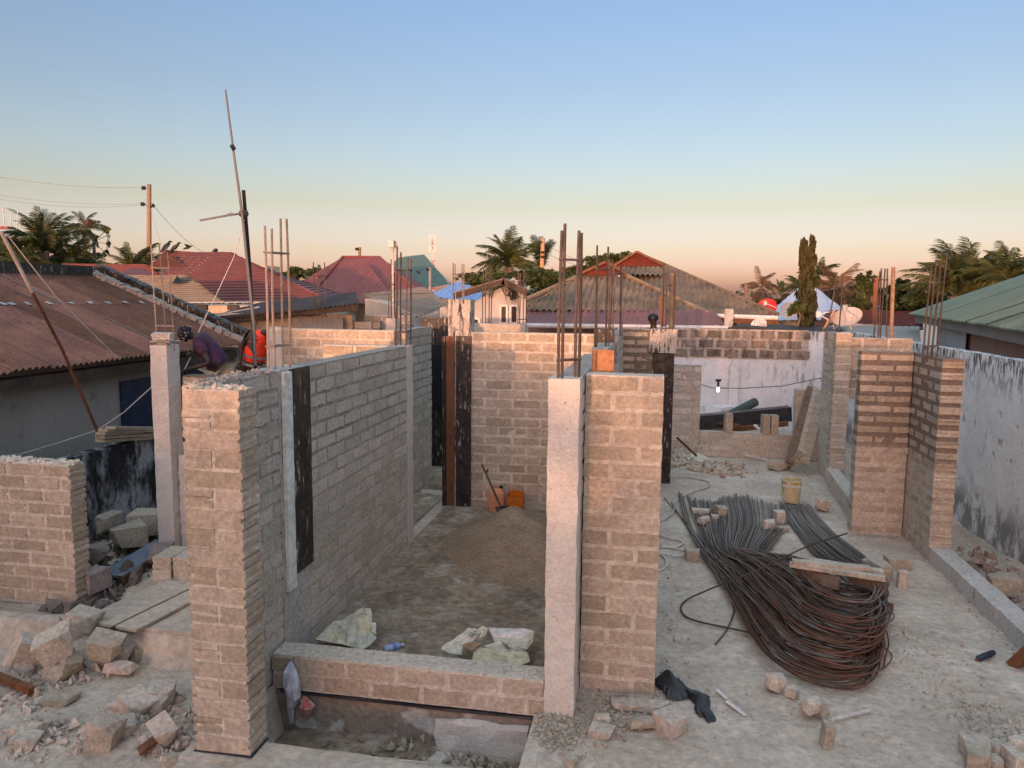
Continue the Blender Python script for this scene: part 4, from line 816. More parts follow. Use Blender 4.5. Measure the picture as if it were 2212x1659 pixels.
# telecom tower
def tower():
    c = at(936, 600, Y=180); s = 180*1.0/F; t = thing('telecom_tower', 'far red and white telecom lattice tower', 'tower', (c.x, 180, -.4)); mb = MB(); mw = MB(); top = at(936, 508, Y=180).z
    zs = np.linspace(-.4, top, 16)
    for i in range(15):
        w0 = .55-.2*i/15; z0, z1 = zs[i], zs[i+1]; m_ = mb if i % 4 < 2 else mw
        for sx, sy in ((-1, -1), (1, -1), (0, 1)): m_.beam((c.x+sx*w0, 180+sy*w0, z0), (c.x+sx*w0, 180+sy*w0, z1), .12, .12)
        m_.beam((c.x-w0, 180-w0, z0), (c.x+w0, 180-w0, z1), .1, .1); m_.beam((c.x+w0, 180-w0, z0), (c.x-w0, 180-w0, z1), .1, .1); m_.beam((c.x-w0, 180-w0, z1), (c.x+w0, 180-w0, z1), .1, .1)
    mb.build('lattice', mat('tower_red', (.45, .08, .05)), t); mw.build('lattice', m_metalw, t)
    an = MB()
    for z in (top-1, top-3.2):
        for dx in (-.75, -.4, .4, .75): an.box((c.x+dx, 179.5, z), (.25, .2, 1.7))
    for dx in (-.7, .7): an.tube([(c.x+dx, 179.5, top-1), (c.x+dx, 179.5, top+1.1)], .05, 4)
    an.build('antenna', m_metalw, t)
tower()
t = thing('apartment_block', 'tiny far pale apartment block beyond the red roof', 'building', at(560, 585, Y=150)); a = at(546, 590, Y=150); b = at(575, 590, Y=150)
MB().b2((a.x, 150, -.4), (b.x, 156, at(560, 574, Y=150).z)).build('wall', m_cream, t)
for k in range(3): MB().b2((a.x-.2, 149.7, 3.8+k*1.5), (b.x+.2, 149.95, 4.1+k*1.5)).build('balcony', m_pinkwall, t)
# leaning mast with guys, TV antenna
t = thing('antenna_mast', 'tall thin grey mast with a side arm leaning over the site', 'mast', at(549, 720, Y=11.2))
MB().tube([at(487, 194, Y=11.2), at(503, 318, Y=11.2), at(523, 462, Y=11.2), at(548, 700, Y=11.2), (at(552, 790, Y=11.2))], [.014, .018, .022, .024, .024], 7).build('tube', m_mast, t)
MB().tube([at(500, 313, Y=11.15), at(506, 323, Y=11.2)], .035, 6).build('coupling', m_form, t)
MB().tube([at(432, 476, Y=11.0), at(487, 466, Y=11.05), at(522, 461, Y=11.2)], .016, 6).build('side_arm', m_mast, t)
MB().tube([at(489, 464, Y=11.05), at(498, 459, Y=11.05), at(508, 463, Y=11.1), at(498, 467, Y=11.05), at(489, 464, Y=11.05)], .008, 5).build('dipole', m_wire, t)
t = thing('steel_post', 'black rusty pipe strapped to the thin mast', 'post', at(552, 800, Y=11.3))
MB().tube([at(526, 411, Y=11.3), at(538, 560, Y=11.3), at(552, 800, Y=11.3)], .028, 7).build('tube', mat('black_pipe', (.035, .022, .018)), t)
MB().tube([at(519, 462, Y=11.25), at(534, 461, Y=11.25)], .05, 6).build('clamp', m_form, t)
o = MB().tube([at(536, 450, Y=11.3), at(505, 556, Y=11.2), at(466, 640, Y=11.), at(430, 715, Y=10.6), at(418, 760, Y=10.4), at(395, 805, Y=9.7)], .006, 4).build('guy_cord', m_wirew); tag(o, 'white guy cord falling from the mast past the purple shirted worker', 'cord')
t = thing('leaning_mast', 'rusty pipe leaning over the rusty roof with a small red aerial', 'mast', at(213, 936, X=-8.0))
MB().tube([at(213, 937, X=-8.0), at(134, 755, X=-8.15), at(70, 632, X=-8.2)], .022, 7).build('lower_pipe', mat('rust_pipe', (.12, .045, .025)), t)
MB().tube([at(70, 632, X=-8.2), at(2, 500, X=-8.3)], .025, 7).build('upper_pipe', m_wire, t)
q = at(10, 492, X=-8.3); MB().box(q, (.16, .08, .03)).build('aerial_box', mat('faded_red', (.34, .10, .09)), t)
for k in range(5): MB().tube([q+Vector((0, -.2+.1*k, 0)), q+Vector((0, -.25+.12*k, .25-.05*(k % 2)))], .006, 4).build('aerial_rod', m_metalw, t)
for i, (pts, lb) in enumerate((([(14, 505, -8.3), (120, 640, -8.6), (180, 700, -8.7), (256, 775, -8.75)], 'white guy cord slanting down across the rusty roof'), ([(-5, 985, -8.4), (40, 982, -8.5), (130, 955, -8.5), (213, 928, -8.3), (268, 890, -8.3), (332, 832, -7.9)], 'white cord sagging along the grey house wall'))):
    o = MB().tube([at(u, v, X=x) for u, v, x in pts], .007, 4).build('guy_cord', m_wirew); tag(o, lb, 'cord')
# crows
def bird(label, p, s, fly=False, rz=0):
    t = thing('crow', label, 'bird', p); p = Vector(p); mb = MB(); R3 = Matrix.Rotation(rz, 3, 'Z')
    ax = [Vector((-.9, 0, -.5)), Vector((-.55, 0, -.1)), Vector((-.1, 0, .25)), Vector((.25, 0, .55)), Vector((.38, 0, .78)), Vector((.55, 0, .82)), Vector((.78, 0, .74))]
    if fly: ax = [Vector((a.x, 0, a.x*.4)) for a in ax]
    mb.tube([p+R3@a*s for a in ax], [.03*s, .16*s, .27*s, .18*s, .14*s, .10*s, .01*s], 8); mb.build('body', m_form, t, smooth=True)
    w = MB()
    if fly:
        for sg in (-1, 1): w.add([p+R3@Vector((.2, sg*.1, .1))*s, p+R3@Vector((-.25, sg*.1, 0))*s, p+R3@Vector((-.5, sg*1.3, .5))*s, p+R3@Vector((.1, sg*.8, .4))*s], [(0, 1, 2, 3)])
    else:
        for sg in (-1, 1): w.tube([p+R3@Vector((.1, sg*.22, .3))*s, p+R3@Vector((-.5, sg*.2, -.15))*s, p+R3@Vector((-1., sg*.08, -.6))*s], [.1*s, .12*s, .02*s], 5); w.tube([p+R3@Vector((0, sg*.08, 0))*s, p+R3@Vector((.02, sg*.08, -.45))*s], .02*s, 4)
    w.build('wing', m_form, t)
bird('large dark bird perched at the left end of the red ridge', at(361, 536, Y=34.8), .42, rz=1.2)
bird('second dark bird on the red ridge, right of the first', at(380, 538, Y=34.8), .38, rz=.3)
bird('small bird flying just above the red ridge', at(407, 534, Y=36), .3, True, .4)
bird('small bird flying before the teal roof', at(903, 587, Y=40), .3, True, 2.5)
# satellite dishes
def dish(label, c, r, nrm, m, mast=None, name='satellite_dish'):
    c = Vector(c); nrm = Vector(nrm).normalized(); R3 = nrm.to_track_quat('Z', 'X').to_matrix(); t = thing(name, label, 'satellite dish', c)
    pr = [(0.001, -.22*r)]+[(r*k/8, -.22*r*(1-(k/8)**2)) for k in range(1, 9)]+[(r*1.03, .01)]+[(r*k/8, -.22*r*(1-(k/8)**2)-.015) for k in range(8, 0, -1)]
    MB().lathe(c, pr, 24, R3).build('reflector', m, t, smooth=True)
    ft = c+nrm*r*.85; MB().tube([c-R3@Vector((0, r*.9, 0)), ft], .02, 5).tube([c+R3@Vector((r*.7, r*.5, 0)), ft], .015, 5).box(ft, (.12, .12, .16)).build('feed_arm', m_metalw, t)
    if mast: MB().tube([c-nrm*r*.25, mast[0], mast[1]], .03, 6).build('mast', m_metalw, t)
    return t
dish('cream satellite dish tilted skyward behind the right pier', at(1830, 684, Y=22.4), .38, (-.35, -.55, .75), m_dish, (at(1835, 700, Y=22.8), at(1838, 712, Y=22.8)))
dish('dish seen edge on beside the tilted cream dish', at(1790, 690, Y=22.6), .36, (-.9, .2, .45), m_dish, (at(1800, 700, Y=22.8), at(1802, 712, Y=22.8)))
dish('round white satellite dish on the pale blue roof', at(1705, 671, Y=40), .42, (-.1, -1, .25), m_metalw, (at(1706, 680, Y=40.3), at(1707, 690, Y=40.3)))
dish('red dish on the right slope of the brown roof', at(1656, 664, Y=34), .42, (-.3, -.8, .5), m_reddish, (at(1660, 672, Y=34.3), at(1661, 680, Y=34.3)))
dish('small dish near the brown roof right corner', at(1639, 702, Y=26), .26, (-.4, -.7, .4), m_metalw)
dish('small square aerial on a pole above the red roof', at(849, 529, Y=17.2), .10, (0, -1, .2), m_dish, (at(849, 540, Y=17.2), at(848, 690, Y=17.2)))
# ------------------------------------------------------------------ rebar cages
def cage(label, Y, bars, stir=(), dy=.17, m=None, r=.009, posts=()):
    """bars: (u_top, v_top, u_bottom, v_bottom); alternate bars stand one column depth further back"""
    t = None
    for i, (u1, v1, u0, v0) in enumerate(bars):
        y = Y+(dy if i % 2 else 0); a = at(u0, v0, Y=y); b = at(u1, v1, Y=y); a.z -= .15
        if t is None: t = thing('rebar_cage', label, 'rebar cage', a, 'starter bars standing out of the columns')
        q = a.lerp(b, .5)+Vector((random.uniform(-.012, .012), 0, 0)); MB().tube([a, q, b], r, 6).build('bar', m or m_rebar, t)
    for v in stir:
        P_ = []
        for (u1, v1, u0, v0), y in ((bars[0], Y), (bars[-2 if len(bars) > 3 else -1], Y), (bars[-1], Y+dy), (bars[1 if len(bars) > 3 else 0], Y+dy)):
            u = u0+(u1-u0)*(v0-v)/(v0-v1); P_.append(at(u, v, Y=y))
        z = P_[0].z; P_ = [Vector((p.x, p.y, z)) for p in P_]; c = sum(P_, Vector())/4; P_ = [p+(p-c).normalized()*.02 for p in P_]
        MB().tube([*P_, P_[0]], r*.75, 5).build('stirrup', m or m_rebar, t)
    return t
cage('four cement streaked bars on the long grey wall, tallest at left centre', 6.45, [(572, 488, 579, 795), (606, 472, 610, 797), (587, 494, 594, 790), (619, 473, 626, 795)][0:4], (545, 748), .2, m_rebarc, .0115)
cage('three thin bars on the leftmost column beside the purple shirted worker', 9.27, [(326, 528, 340, 742), (344, 528, 360, 742), (362, 545, 376, 735)], (579, 704), .15, m_rebarc, .008)
cage('four bars at the far end of the long grey wall', 10.0, [(858, 532, 854, 752), (866, 545, 866, 748), (881, 556, 877, 752), (887, 560, 886, 748)], (583, 717), .15, m_rebar, .013)
cage('thin bars on the small column left of the far block wall', 17, [(677, 566, 681, 702), (691, 572, 692, 702), (686, 575, 690, 702), (701, 567, 703, 702)], (596, 690), .2, m_rebar, .013)
cage('thin bars on the little far column near the aerial pole', 17, [(838, 592, 840, 690), (852, 590, 854, 690), (845, 560, 846, 690), (858, 562, 858, 690)], (614,), .2, m_rebar, .013)
cage('four bars on the doorway column with dripped top', 12.15, [(979, 568, 978, 740), (998, 570, 1000, 740), (983, 570, 983, 736), (1002, 570, 1004, 736)], (592, 704), .15, m_rebarc, .010)
cage('thin bars in front of the white gable house', 16.7, [(1045, 577, 1042, 706), (1058, 570, 1056, 706), (1050, 577, 1048, 706), (1062, 575, 1060, 706)], (600, 698), .2, m_rebar, .013)
cage('thin bars right of the white gable house windows', 16.7, [(1120, 587, 1118, 700), (1132, 582, 1130, 700), (1124, 590, 1122, 700), (1136, 588, 1136, 700)], (608, 690), .2, m_rebar, .012)
cage('four dark bars on the pale middle column, tallest in the photo centre', 6.12, [(1214, 498, 1206, 822), (1251, 498, 1242, 824), (1220.6, 483, 1214, 815), (1256, 503, 1250, 817)], (560, 778), .13, m_rebar, .0135)
cage('bars on the wall stub behind the orange plywood', 10.3, [(1290, 530, 1285, 757), (1314, 533, 1308, 755), (1291, 555, 1289, 750), (1316, 560, 1314, 750)], (580,), .2, m_rebar, .013)
cage('bars on the speckled form board column at the room back wall', 12.2, [(1323, 562, 1319, 705), (1341, 575, 1340, 705), (1326, 570, 1324, 705), (1345, 580, 1344, 705)], (590,), .2, m_rebar, .012)
cage('bars on the black pillar near the watching man', 14.55, [(1434, 581, 1430, 715), (1453, 590, 1452, 715), (1440, 585, 1438, 715), (1459, 585, 1456, 715)], (616, 710), .18, m_rebar, .012)
MB_ = MB().tube([at(1449, 715, Y=14.7), at(1452, 590, Y=14.7)], .045, 7); tag(MB_.build('timber_post', m_bark), 'ragged post standing among the black pillar bars', 'post')
cage('two bent bars on the narrow grooved pier at right', 15.4, [(1808, 588, 1785, 716), (1821, 596, 1812, 716)], (), .2, m_rebar, .013)
cage('three bars beside the thick post on the right wall', 15.5, [(1901, 586, 1885, 745), (1912, 580, 1900, 745), (1904, 580, 1896, 745), (1917, 580, 1916, 745)], (604, 736), .15, m_rebar, .013)
o = MB().tube([at(1924, 760, Y=15.6), at(1930, 577, Y=15.6)], .036, 8).build('timber_post', m_pole); tag(o, 'thick grey post standing among the right wall bars', 'post')
cage('four bars leaning on the stained return wall at right', 11.2, [(2012, 575, 1994, 762), (2032, 572, 2012, 762), (2023, 560, 2004, 758), (2046, 547, 2025, 758)], (610, 748), .18, m_rebar, .012)
c = MB().b2((-6.56, 9.26, 2.795), (-6.42, 9.38, 2.83)); c.tube([(-6.62, 9.2, 2.84), (-6.34, 9.2, 2.84), (-6.34, 9.44, 2.84), (-6.62, 9.44, 2.84), (-6.62, 9.2, 2.84)], .012, 5); c.box((-6.44, 9.2, 2.90), (.26, .1, .09), .1, None, .02)
tag(c.build('form_clamp', m_concg), 'cement caked clamp lying on top of the leftmost column', 'clamp')
# far stub walls beyond the long wall
wall('far stub wall right of the small column', (at(704, 708, Y=17).x, 17.1), (at(820, 710, Y=17).x, 17.1), .2, 1.8, 2.86, seed=50, h=.17, mm=m_mortw)
wall('far higher stub wall left of the asbestos lean roof', (at(790, 700, Y=18).x, 18.0), (at(892, 700, Y=18).x, 18.0), .2, 1.8, 2.98, seed=51, h=.17)
column('small far column left of the far stub wall', at(677, 700, Y=17).x, at(704, 700, Y=17).x, 17, 17.25, 1.6, 2.92)
column('small far column before the asbestos lean roof', at(833, 700, Y=16.5).x, at(855, 700, Y=16.5).x, 16.5, 16.75, 1.6, 2.95)
# ------------------------------------------------------------------ bundle of bent bars
def spline(cp, n=10):
    out = []; c = [cp[0]*2-cp[1]]+cp+[cp[-1]*2-cp[-2]]
    for i in range(1, len(c)-2):
        for k in range(n):
            t = k/n; a, b, d, e = c[i-1], c[i], c[i+1], c[i+2]
            out.append(.5*((2*b)+(d-a)*t+(2*a-5*b+4*d-e)*t*t+(3*b-a-3*d+e)*t*t*t))
    return out+[cp[-1]]
t = thing('rebar_bundle', 'big bundle of rusty bars bent into long loops on the ground at right', 'rebar bundle', (1.9, 9.2, 0)); r = random.Random(11)
NB = 150
for i in range(NB):
    f = i/(NB-1); f2 = min(1, max(0, f+r.uniform(-.05, .05))); z0 = .02+.34*(1-abs(f2-.45)*1.5)*r.random(); z0 = max(.015, z0)
    Yb = 9.35-2.45*f2**.9; qq = min(1, max(0, 1-f2+r.gauss(0, .16))); sx_ = .50+1.75*qq; sy_ = 13.5+r.uniform(-.22, .12)+.25*math.sin(sx_*5)
    mx_ = .74+.74*qq+r.uniform(-.05, .05); my_ = 10.35
    left2 = 2.05-.95*f2+r.uniform(-.08, .08)
    rr = r.uniform(.0, .18); w_ = .70+.30*f2; l_ = left2; Rx = l_+1.12*w_-rr*.4
    cp = [Vector((sx_, sy_, .02+.03*r.random())), Vector((sx_*.72+mx_*.28, 12.0, .03+z0*.2)), Vector((mx_, my_, .03+z0*.5)), Vector(((mx_+l_)/2-.02, (my_+Yb)/2+.45, .05+z0*.8)),
          Vector((l_, Yb+.75, .05+z0)), Vector((l_+.17*w_, Yb+.22, .04+z0)), Vector((l_+.50*w_, Yb, .03+z0)), Vector((l_+.80*w_, Yb+.07, .03+z0)), Vector((Rx-.06, Yb+.42, .03+z0)), Vector((Rx+.02, Yb+.85, .03+z0*.9)),
          Vector((Rx*.5+1.42, (Yb+10.4)/2+.2, .03+z0*.7)), Vector((2.86-rr*3.3, 10.5, .03+z0*.3)), Vector((2.72-rr*3.2, 11.8, .02+z0*.1)), Vector((2.62-rr*2.8+.05*r.random(), 13.2+r.uniform(-.5, .3), .02+.02*r.random()))]
    if r.random() < .32: cp = cp[:r.choice((8, 9, 10, 11))]
    cp = [c+Vector((r.gauss(0, .022), r.gauss(0, .022), 0))*(.3 if k < 3 or k > 10 else 1) for k, c in enumerate(cp)]
    MB().tube(spline(cp, 7), .0078, 5, False).build('bar', m_rebarr, t, smooth=True)
G0 = lambda u, v, z=0.: at(u, v, Z=z)
o = MB().tube(spline([G0(1830, 1152, .35), G0(1745, 1180, .36), G0(1640, 1230, .36), G0(1540, 1270, .15), G0(1482, 1297, .03), G0(1472, 1320, .03), G0(1500, 1340, .03), G0(1600, 1362, .04), G0(1700, 1385, .15)], 10), .011, 6).build('loose_bar', m_rebar); tag(o, 'single thick bar curling left across the bundle and back', 'rebar')
o = MB().tube(spline([G0(1578, 1290, .05), G0(1585, 1320, .03), G0(1570, 1360, .02), G0(1545, 1392, .02)], 10), .008, 5).build('loose_bar', m_rebar); tag(o, 'short bent bar lying left of the bundle', 'rebar')
for i, (a, b, lb) in enumerate(((( 1435, 1075), (1560, 1220), 'thin straight bar on the ground left of the bundle'), ((1450, 1085), (1510, 1180), 'second thin straight bar left of the bundle'))):
    o = MB().tube([G0(*a, .02), G0(*b, .02)], .007, 5).build('loose_bar', m_rebar); tag(o, lb, 'rebar')
# planks propped over the bundle
def plank(label, p, q, w, th, m=None, name='plank', cat='plank', up_=(0, 0, 1)):
    o = MB().beam(p, q, w, th, up_).build(name, m or m_wood); tag(o, label, cat); return o
plank('front board of the plank stack on the bundle', G0(1706, 1218, .46), G0(1912, 1250, .44), .10, .045)
plank('top board of the plank stack on the bundle', G0(1712, 1213, .49), G0(1880, 1228, .48), .12, .04)
plank('rear board of the plank stack on the bundle', G0(1760, 1212, .45), G0(1908, 1236, .44), .11, .04)
plank('left timber bearer under the plank stack', G0(1722, 1228, .37), G0(1812, 1262, .33), .07, .13, m_bark)
plank('right timber bearer under the plank stack', G0(1838, 1245, .36), G0(1915, 1272, .33), .07, .13, m_bark)
# bucket
c = G0(1708, 1082, .05); c.z = .04
t = thing('bucket', 'white paint stained bucket standing on the bars', 'bucket', c); n = 26
MB().lathe(c, [(.001, 0), (.135, 0), (.145, .05), (.165, .36), (.180, .365), (.180, .39), (.172, .395), (.160, .39), (.14, .04), (.001, .03)], n).build('body', mat('bucket_plastic', (.52, .44, .30), (.44, .36, .24), 9, rough=.6, bump=.2, stains=[((.45, .36, .07), 9, 1, .52, .58, .8), ((.60, .56, .52), 6, 1, .56, .62, .9)]), t, smooth=False)
MB().lathe(c, [(.168, .27), (.176, .275), (.176, .30), (.168, .305)], n).build('rim', m_metalw, t)
MB().tube([c+Vector((math.cos(a)*.18, -.02+math.sin(a)*.18, .41+.05*math.sin(a+.5))) for a in [k*math.pi/12 for k in range(13)]], .005, 5).build('handle', m_wire, t)
# hose
o = MB().tube(spline([G0(1420, 1128, .02), G0(1450, 1112, .02), G0(1465, 1080, .02), G0(1500, 1062, .02), G0(1530, 1052, .02), G0(1528, 1040, .02), G0(1490, 1032, .02), G0(1450, 1030, .02)], 10), .013, 6).build('hose', m_concg, smooth=True); tag(o, 'pale hose curling from behind the orange topped wall to the bundle', 'hose')
o = MB().tube(spline([G0(1400, 1180, .02), G0(1455, 1182, .02), G0(1475, 1170, .02), G0(1440, 1160, .02), G0(1400, 1150, .02), G0(1420, 1190, .03), G0(1470, 1200, .03), G0(1480, 1190, .02), G0(1430, 1178, .03), G0(1400, 1170, .03)], 8), .013, 6).build('hose', m_metalw, smooth=True); tag(o, 'white hose loops beside the orange topped wall', 'hose')
o = MB().tube(spline([G0(1400, 1190, .02), G0(1432, 1200, .02), G0(1440, 1220, .02), G0(1425, 1232, .02), G0(1395, 1236, .02)], 8), .014, 6).build('hose', m_metalw, smooth=True); tag(o, 'nearest end loop of the white hose', 'hose')
# black plastic
def cloth(name, label, cat, outline, m, hgt=.05, seed=1, z=0., n=22, th=.0, org=None, wr=13.):
    """crumpled sheet: outline in ground coordinates, ridges raised by folded noise"""
    r = random.Random(seed); pts = [G0(u, v, z) if not isinstance(p0_, Vector) else p0_ for p0_ in outline for (u, v) in [p0_]]
    c = sum(pts, Vector())/len(pts); vs = []; fs = []; K = len(pts); R_n = n
    fold = [(r.uniform(0, 3.14), r.uniform(.10, .34), r.random(), w_) for w_ in (.4, .3, .2, .1)]
    dense = []
    for i in range(K):
        for k in range(6): dense.append(pts[i].lerp(pts[(i+1) % K], k/6)+Vector((r.uniform(-.012, .012), r.uniform(-.012, .012), 0)))
    K = len(dense); vs.append(tuple(c+Vector((0, 0, hgt))))
    for j in range(1, R_n+1):
        f = j/R_n
        for i in range(K):
            p = c.lerp(dense[i], f); nv = sum(abs(((p.x*math.cos(a_)+p.y*math.sin(a_))/l_+o_) % 1*2-1)*w_ for a_, l_, o_, w_ in fold)-.5; n2 = nv*.6; h_ = hgt*((1-f**4)*.42+1.15*(nv+.35)*(1.12-f**3)); p = p+Vector((nv, n2, 0))*.05; vs.append((p.x, p.y, z+.006+h_))
    for i in range(K): fs.append((0, 1+i, 1+(i+1) % K))
    for j in range(R_n-1):
        for i in range(K): a = 1+j*K+i; b_ = 1+j*K+(i+1) % K; fs.append((a, a+K, b_+K, b_))
    mb = MB().add(vs, fs); o = mb.build(name, m); tag(o, label, cat); return o
cloth('plastic_sheet', 'black plastic sheet strip twisted on the ground', 'plastic sheet', [(1455, 1478), (1490, 1488), (1532, 1505), (1532, 1540), (1545, 1560), (1530, 1566), (1512, 1550), (1500, 1525), (1478, 1500)], m_black, .07, 3)
cloth('plastic_sheet', 'crumpled black plastic lump by the orange topped wall foot', 'plastic sheet', [(1414, 1470), (1445, 1466), (1475, 1485), (1495, 1505), (1470, 1515), (1440, 1512), (1425, 1495)], m_black, .11, 4)
# cement sacks inside the room
def folded(label, facets, o_, k_, mats):
    """torn paper sack: creased panels, each crumpled, joined at their edges"""
    import bmesh
    t = None; r = random.Random(len(label))
    for fi, (pts, mi) in enumerate(facets):
        P3 = [at((o_[0]+u/k_)/1.8517, (o_[1]+v/k_)/1.8517, Y=y) for u, v, y in pts]
        P3 = [Vector((p.x, p.y, max(p.z, .012))) for p in P3]
        if t is None: t = thing('cement_sack', label, 'sack', (P3[0].x, P3[0].y, 0))
        c = sum(P3, Vector())/len(P3)+Vector((r.uniform(-.01, .01), -.02, .015)); bm = bmesh.new(); vs = [bm.verts.new(p) for p in P3]; vc = bm.verts.new(c)
        for a in range(len(vs)): bm.faces.new((vs[a], vs[(a+1) % len(vs)], vc))
        bmesh.ops.subdivide_edges(bm, edges=bm.edges[:], cuts=3, use_grid_fill=True)
        for v in bm.verts:
            q = v.co; w = abs(((q.x*9+q.z*5) % 1)*2-1)*.016+abs(((q.x*-6+q.y*14+q.z*8) % 1)*2-1)*.012; v.co = q+Vector((r.uniform(-.003, .003), -w, w*.6+r.uniform(-.002, .003)))
        bmesh.ops.solidify(bm, geom=bm.faces[:], thickness=.004)
        me = bpy.data.meshes.new('sack_panel'); bm.to_mesh(me); bm.free(); me.materials.append(mats[mi]); o = bpy.data.objects.new('sack_panel', me); C.objects.link(o); o.parent = t; me.transform(Matrix.Translation(-ORG[t.name]))
    return t
m_strp = mat('striped_sack', (.56, .49, .33), (.46, .40, .26), 9, bump=.5, bs=25); m_kraft = mat('kraft_lining', (.38, .24, .14), (.30, .19, .11), 9, bump=.5, bs=25)
SM = [m_bag, m_strp, m_kraft, m_metalw, m_form]
folded('crumpled pale sack leaning in the corner of the earth room', [
 ([(20, 530, 6.72), (200, 340, 6.95), (260, 300, 7.0), (250, 400, 6.9), (150, 560, 6.72)], 0), ([(260, 300, 7.0), (300, 450, 6.86), (430, 610, 6.7), (150, 560, 6.72), (250, 400, 6.9)], 1),
 ([(260, 300, 7.0), (420, 250, 7.08), (630, 200, 7.05), (640, 480, 6.85), (600, 680, 6.66), (430, 610, 6.7), (300, 450, 6.86)], 0), ([(420, 250, 7.08), (620, 120, 7.2), (650, 105, 7.22), (630, 200, 7.05)], 0),
 ([(630, 200, 7.05), (700, 210, 7.1), (770, 310, 7.0), (740, 420, 6.9), (640, 480, 6.87)], 1), ([(640, 120, 7.2), (750, 120, 7.2), (770, 300, 7.05), (700, 205, 7.12), (632, 198, 7.08)], 0),
 ([(640, 480, 6.87), (740, 420, 6.9), (830, 510, 6.86), (740, 620, 6.72), (600, 680, 6.66)], 0), ([(770, 310, 7.0), (820, 310, 7.02), (820, 470, 6.9), (745, 420, 6.92)], 0)], (1260, 2400), 3.342, SM)
s1 = folded('torn pale sack with two dark letters left of the heap', [
 ([(80, 370, 6.75), (220, 290, 6.85), (390, 155, 7.0), (480, 165, 7.02), (545, 185, 6.98), (430, 310, 6.85), (320, 350, 6.78), (310, 460, 6.66), (190, 450, 6.64), (80, 410, 6.68)], 0),
 ([(320, 345, 6.8), (430, 305, 6.87), (545, 330, 6.8), (440, 410, 6.7), (360, 390, 6.7)], 2), ([(490, 170, 7.03), (560, 130, 7.08), (610, 160, 7.05), (590, 240, 6.95), (520, 270, 6.88), (545, 190, 6.99)], 0)], (1740, 2460), 2.886, SM)
s2 = folded('yellowish striped sack with small dark print at front of the heap', [
 ([(430, 560, 6.5), (450, 440, 6.66), (530, 380, 6.75), (610, 510, 6.62), (600, 600, 6.48)], 1), ([(530, 380, 6.75), (640, 400, 6.74), (770, 460, 6.70), (880, 590, 6.50), (700, 602, 6.48), (600, 600, 6.48), (610, 510, 6.62)], 1),
 ([(560, 360, 6.8), (750, 310, 6.88), (870, 335, 6.86), (900, 410, 6.78), (770, 455, 6.72), (640, 400, 6.76)], 0), ([(770, 455, 6.72), (900, 410, 6.78), (1070, 440, 6.74), (1100, 540, 6.6), (930, 612, 6.48), (880, 590, 6.50)], 1),
 ([(870, 335, 6.86), (1070, 440, 6.76), (900, 408, 6.80)], 0)], (1740, 2460), 2.886, SM)
folded('flattened white sack at back of the sack heap', [
 ([(620, 150, 7.12), (840, 160, 7.14), (1060, 165, 7.14), (1145, 185, 7.1), (1010, 270, 6.98), (830, 268, 6.98), (670, 265, 6.98)], 3), ([(670, 268, 6.98), (1010, 272, 6.98), (1000, 390, 6.82), (860, 330, 6.86), (700, 330, 6.88)], 0),
 ([(1010, 270, 6.98), (1145, 185, 7.1), (1130, 310, 6.95), (1060, 410, 6.82), (1000, 390, 6.82)], 0)], (1740, 2460), 2.886, SM)
cloth('paper_wrapper', 'whitish sack scrap on the rubble beyond the pillar', 'sack', [(1455, 985), (1475, 980), (1520, 985), (1535, 995), (1520, 1000), (1480, 998)], m_bag, .08, 9)
def text_on(parent_label, s, p, size, rot, m=m_form):
    cu = bpy.data.curves.new('print', 'FONT'); cu.body = s; cu.size = size; cu.extrude = .001; o = bpy.data.objects.new('printed_letters', cu); C.objects.link(o)
    dg = bpy.context.evaluated_depsgraph_get(); me = bpy.data.meshes.new_from_object(o.evaluated_get(dg)); bpy.data.objects.remove(o)
    o = bpy.data.objects.new('printed_letters', me); C.objects.link(o); me.materials.clear(); me.materials.append(m); par = parent_label; o.parent = par; o.location = Vector(p)-ORG[par.name]; o.rotation_euler = rot; return o
zt = lambda u, v, y: at((1740+u/2.886)/1.8517, (2460+v/2.886)/1.8517, Y=y)
text_on(s1, 'GG', zt(405, 250, 6.84), .055, (.8, 0, .75)); text_on(s2, 'BER', zt(765, 350, 6.80), .042, (.8, 0, -.45)); text_on(s2, 'BEP', zt(815, 385, 6.76), .036, (.8, 0, -.45))
# white plastic bag hanging at the low wall corner and scraps in the pit
def hangbag(label, pts, rr, m):
    mb = MB(); mb.tube(pts, rr, 10); mb.v = [tuple(Vector(v)+Vector((random.uniform(-.012, .012), random.uniform(-.012, .012), random.uniform(-.008, .008)))) for v in mb.v]; o = mb.build('plastic_bag', m); tag(o, label, 'plastic bag'); return o
X0 = -3.12
hangbag('white crumpled plastic bag hanging at the left end of the low wall', [at(630, 1428, Y=5.98), at(627, 1450, Y=5.95), at(630, 1480, Y=5.95), at(636, 1505, Y=5.95), at(628, 1530, Y=5.96), at(630, 1560, Y=5.97)], [.012, .05, .075, .06, .03, .012], mat('bag_film', (.42, .42, .47), (.33, .33, .38), 9, rough=.4, bump=.8, bs=20))
hangbag('small clear plastic bag with red print beside the hanging bag', [at(655, 1510, Y=5.96), at(665, 1525, Y=5.92), at(660, 1545, Y=5.95)], [.03, .07, .03], mat('bag_film2', (.33, .28, .28), (.42, .10, .08), 14, rough=.4, bump=.8, bs=20))
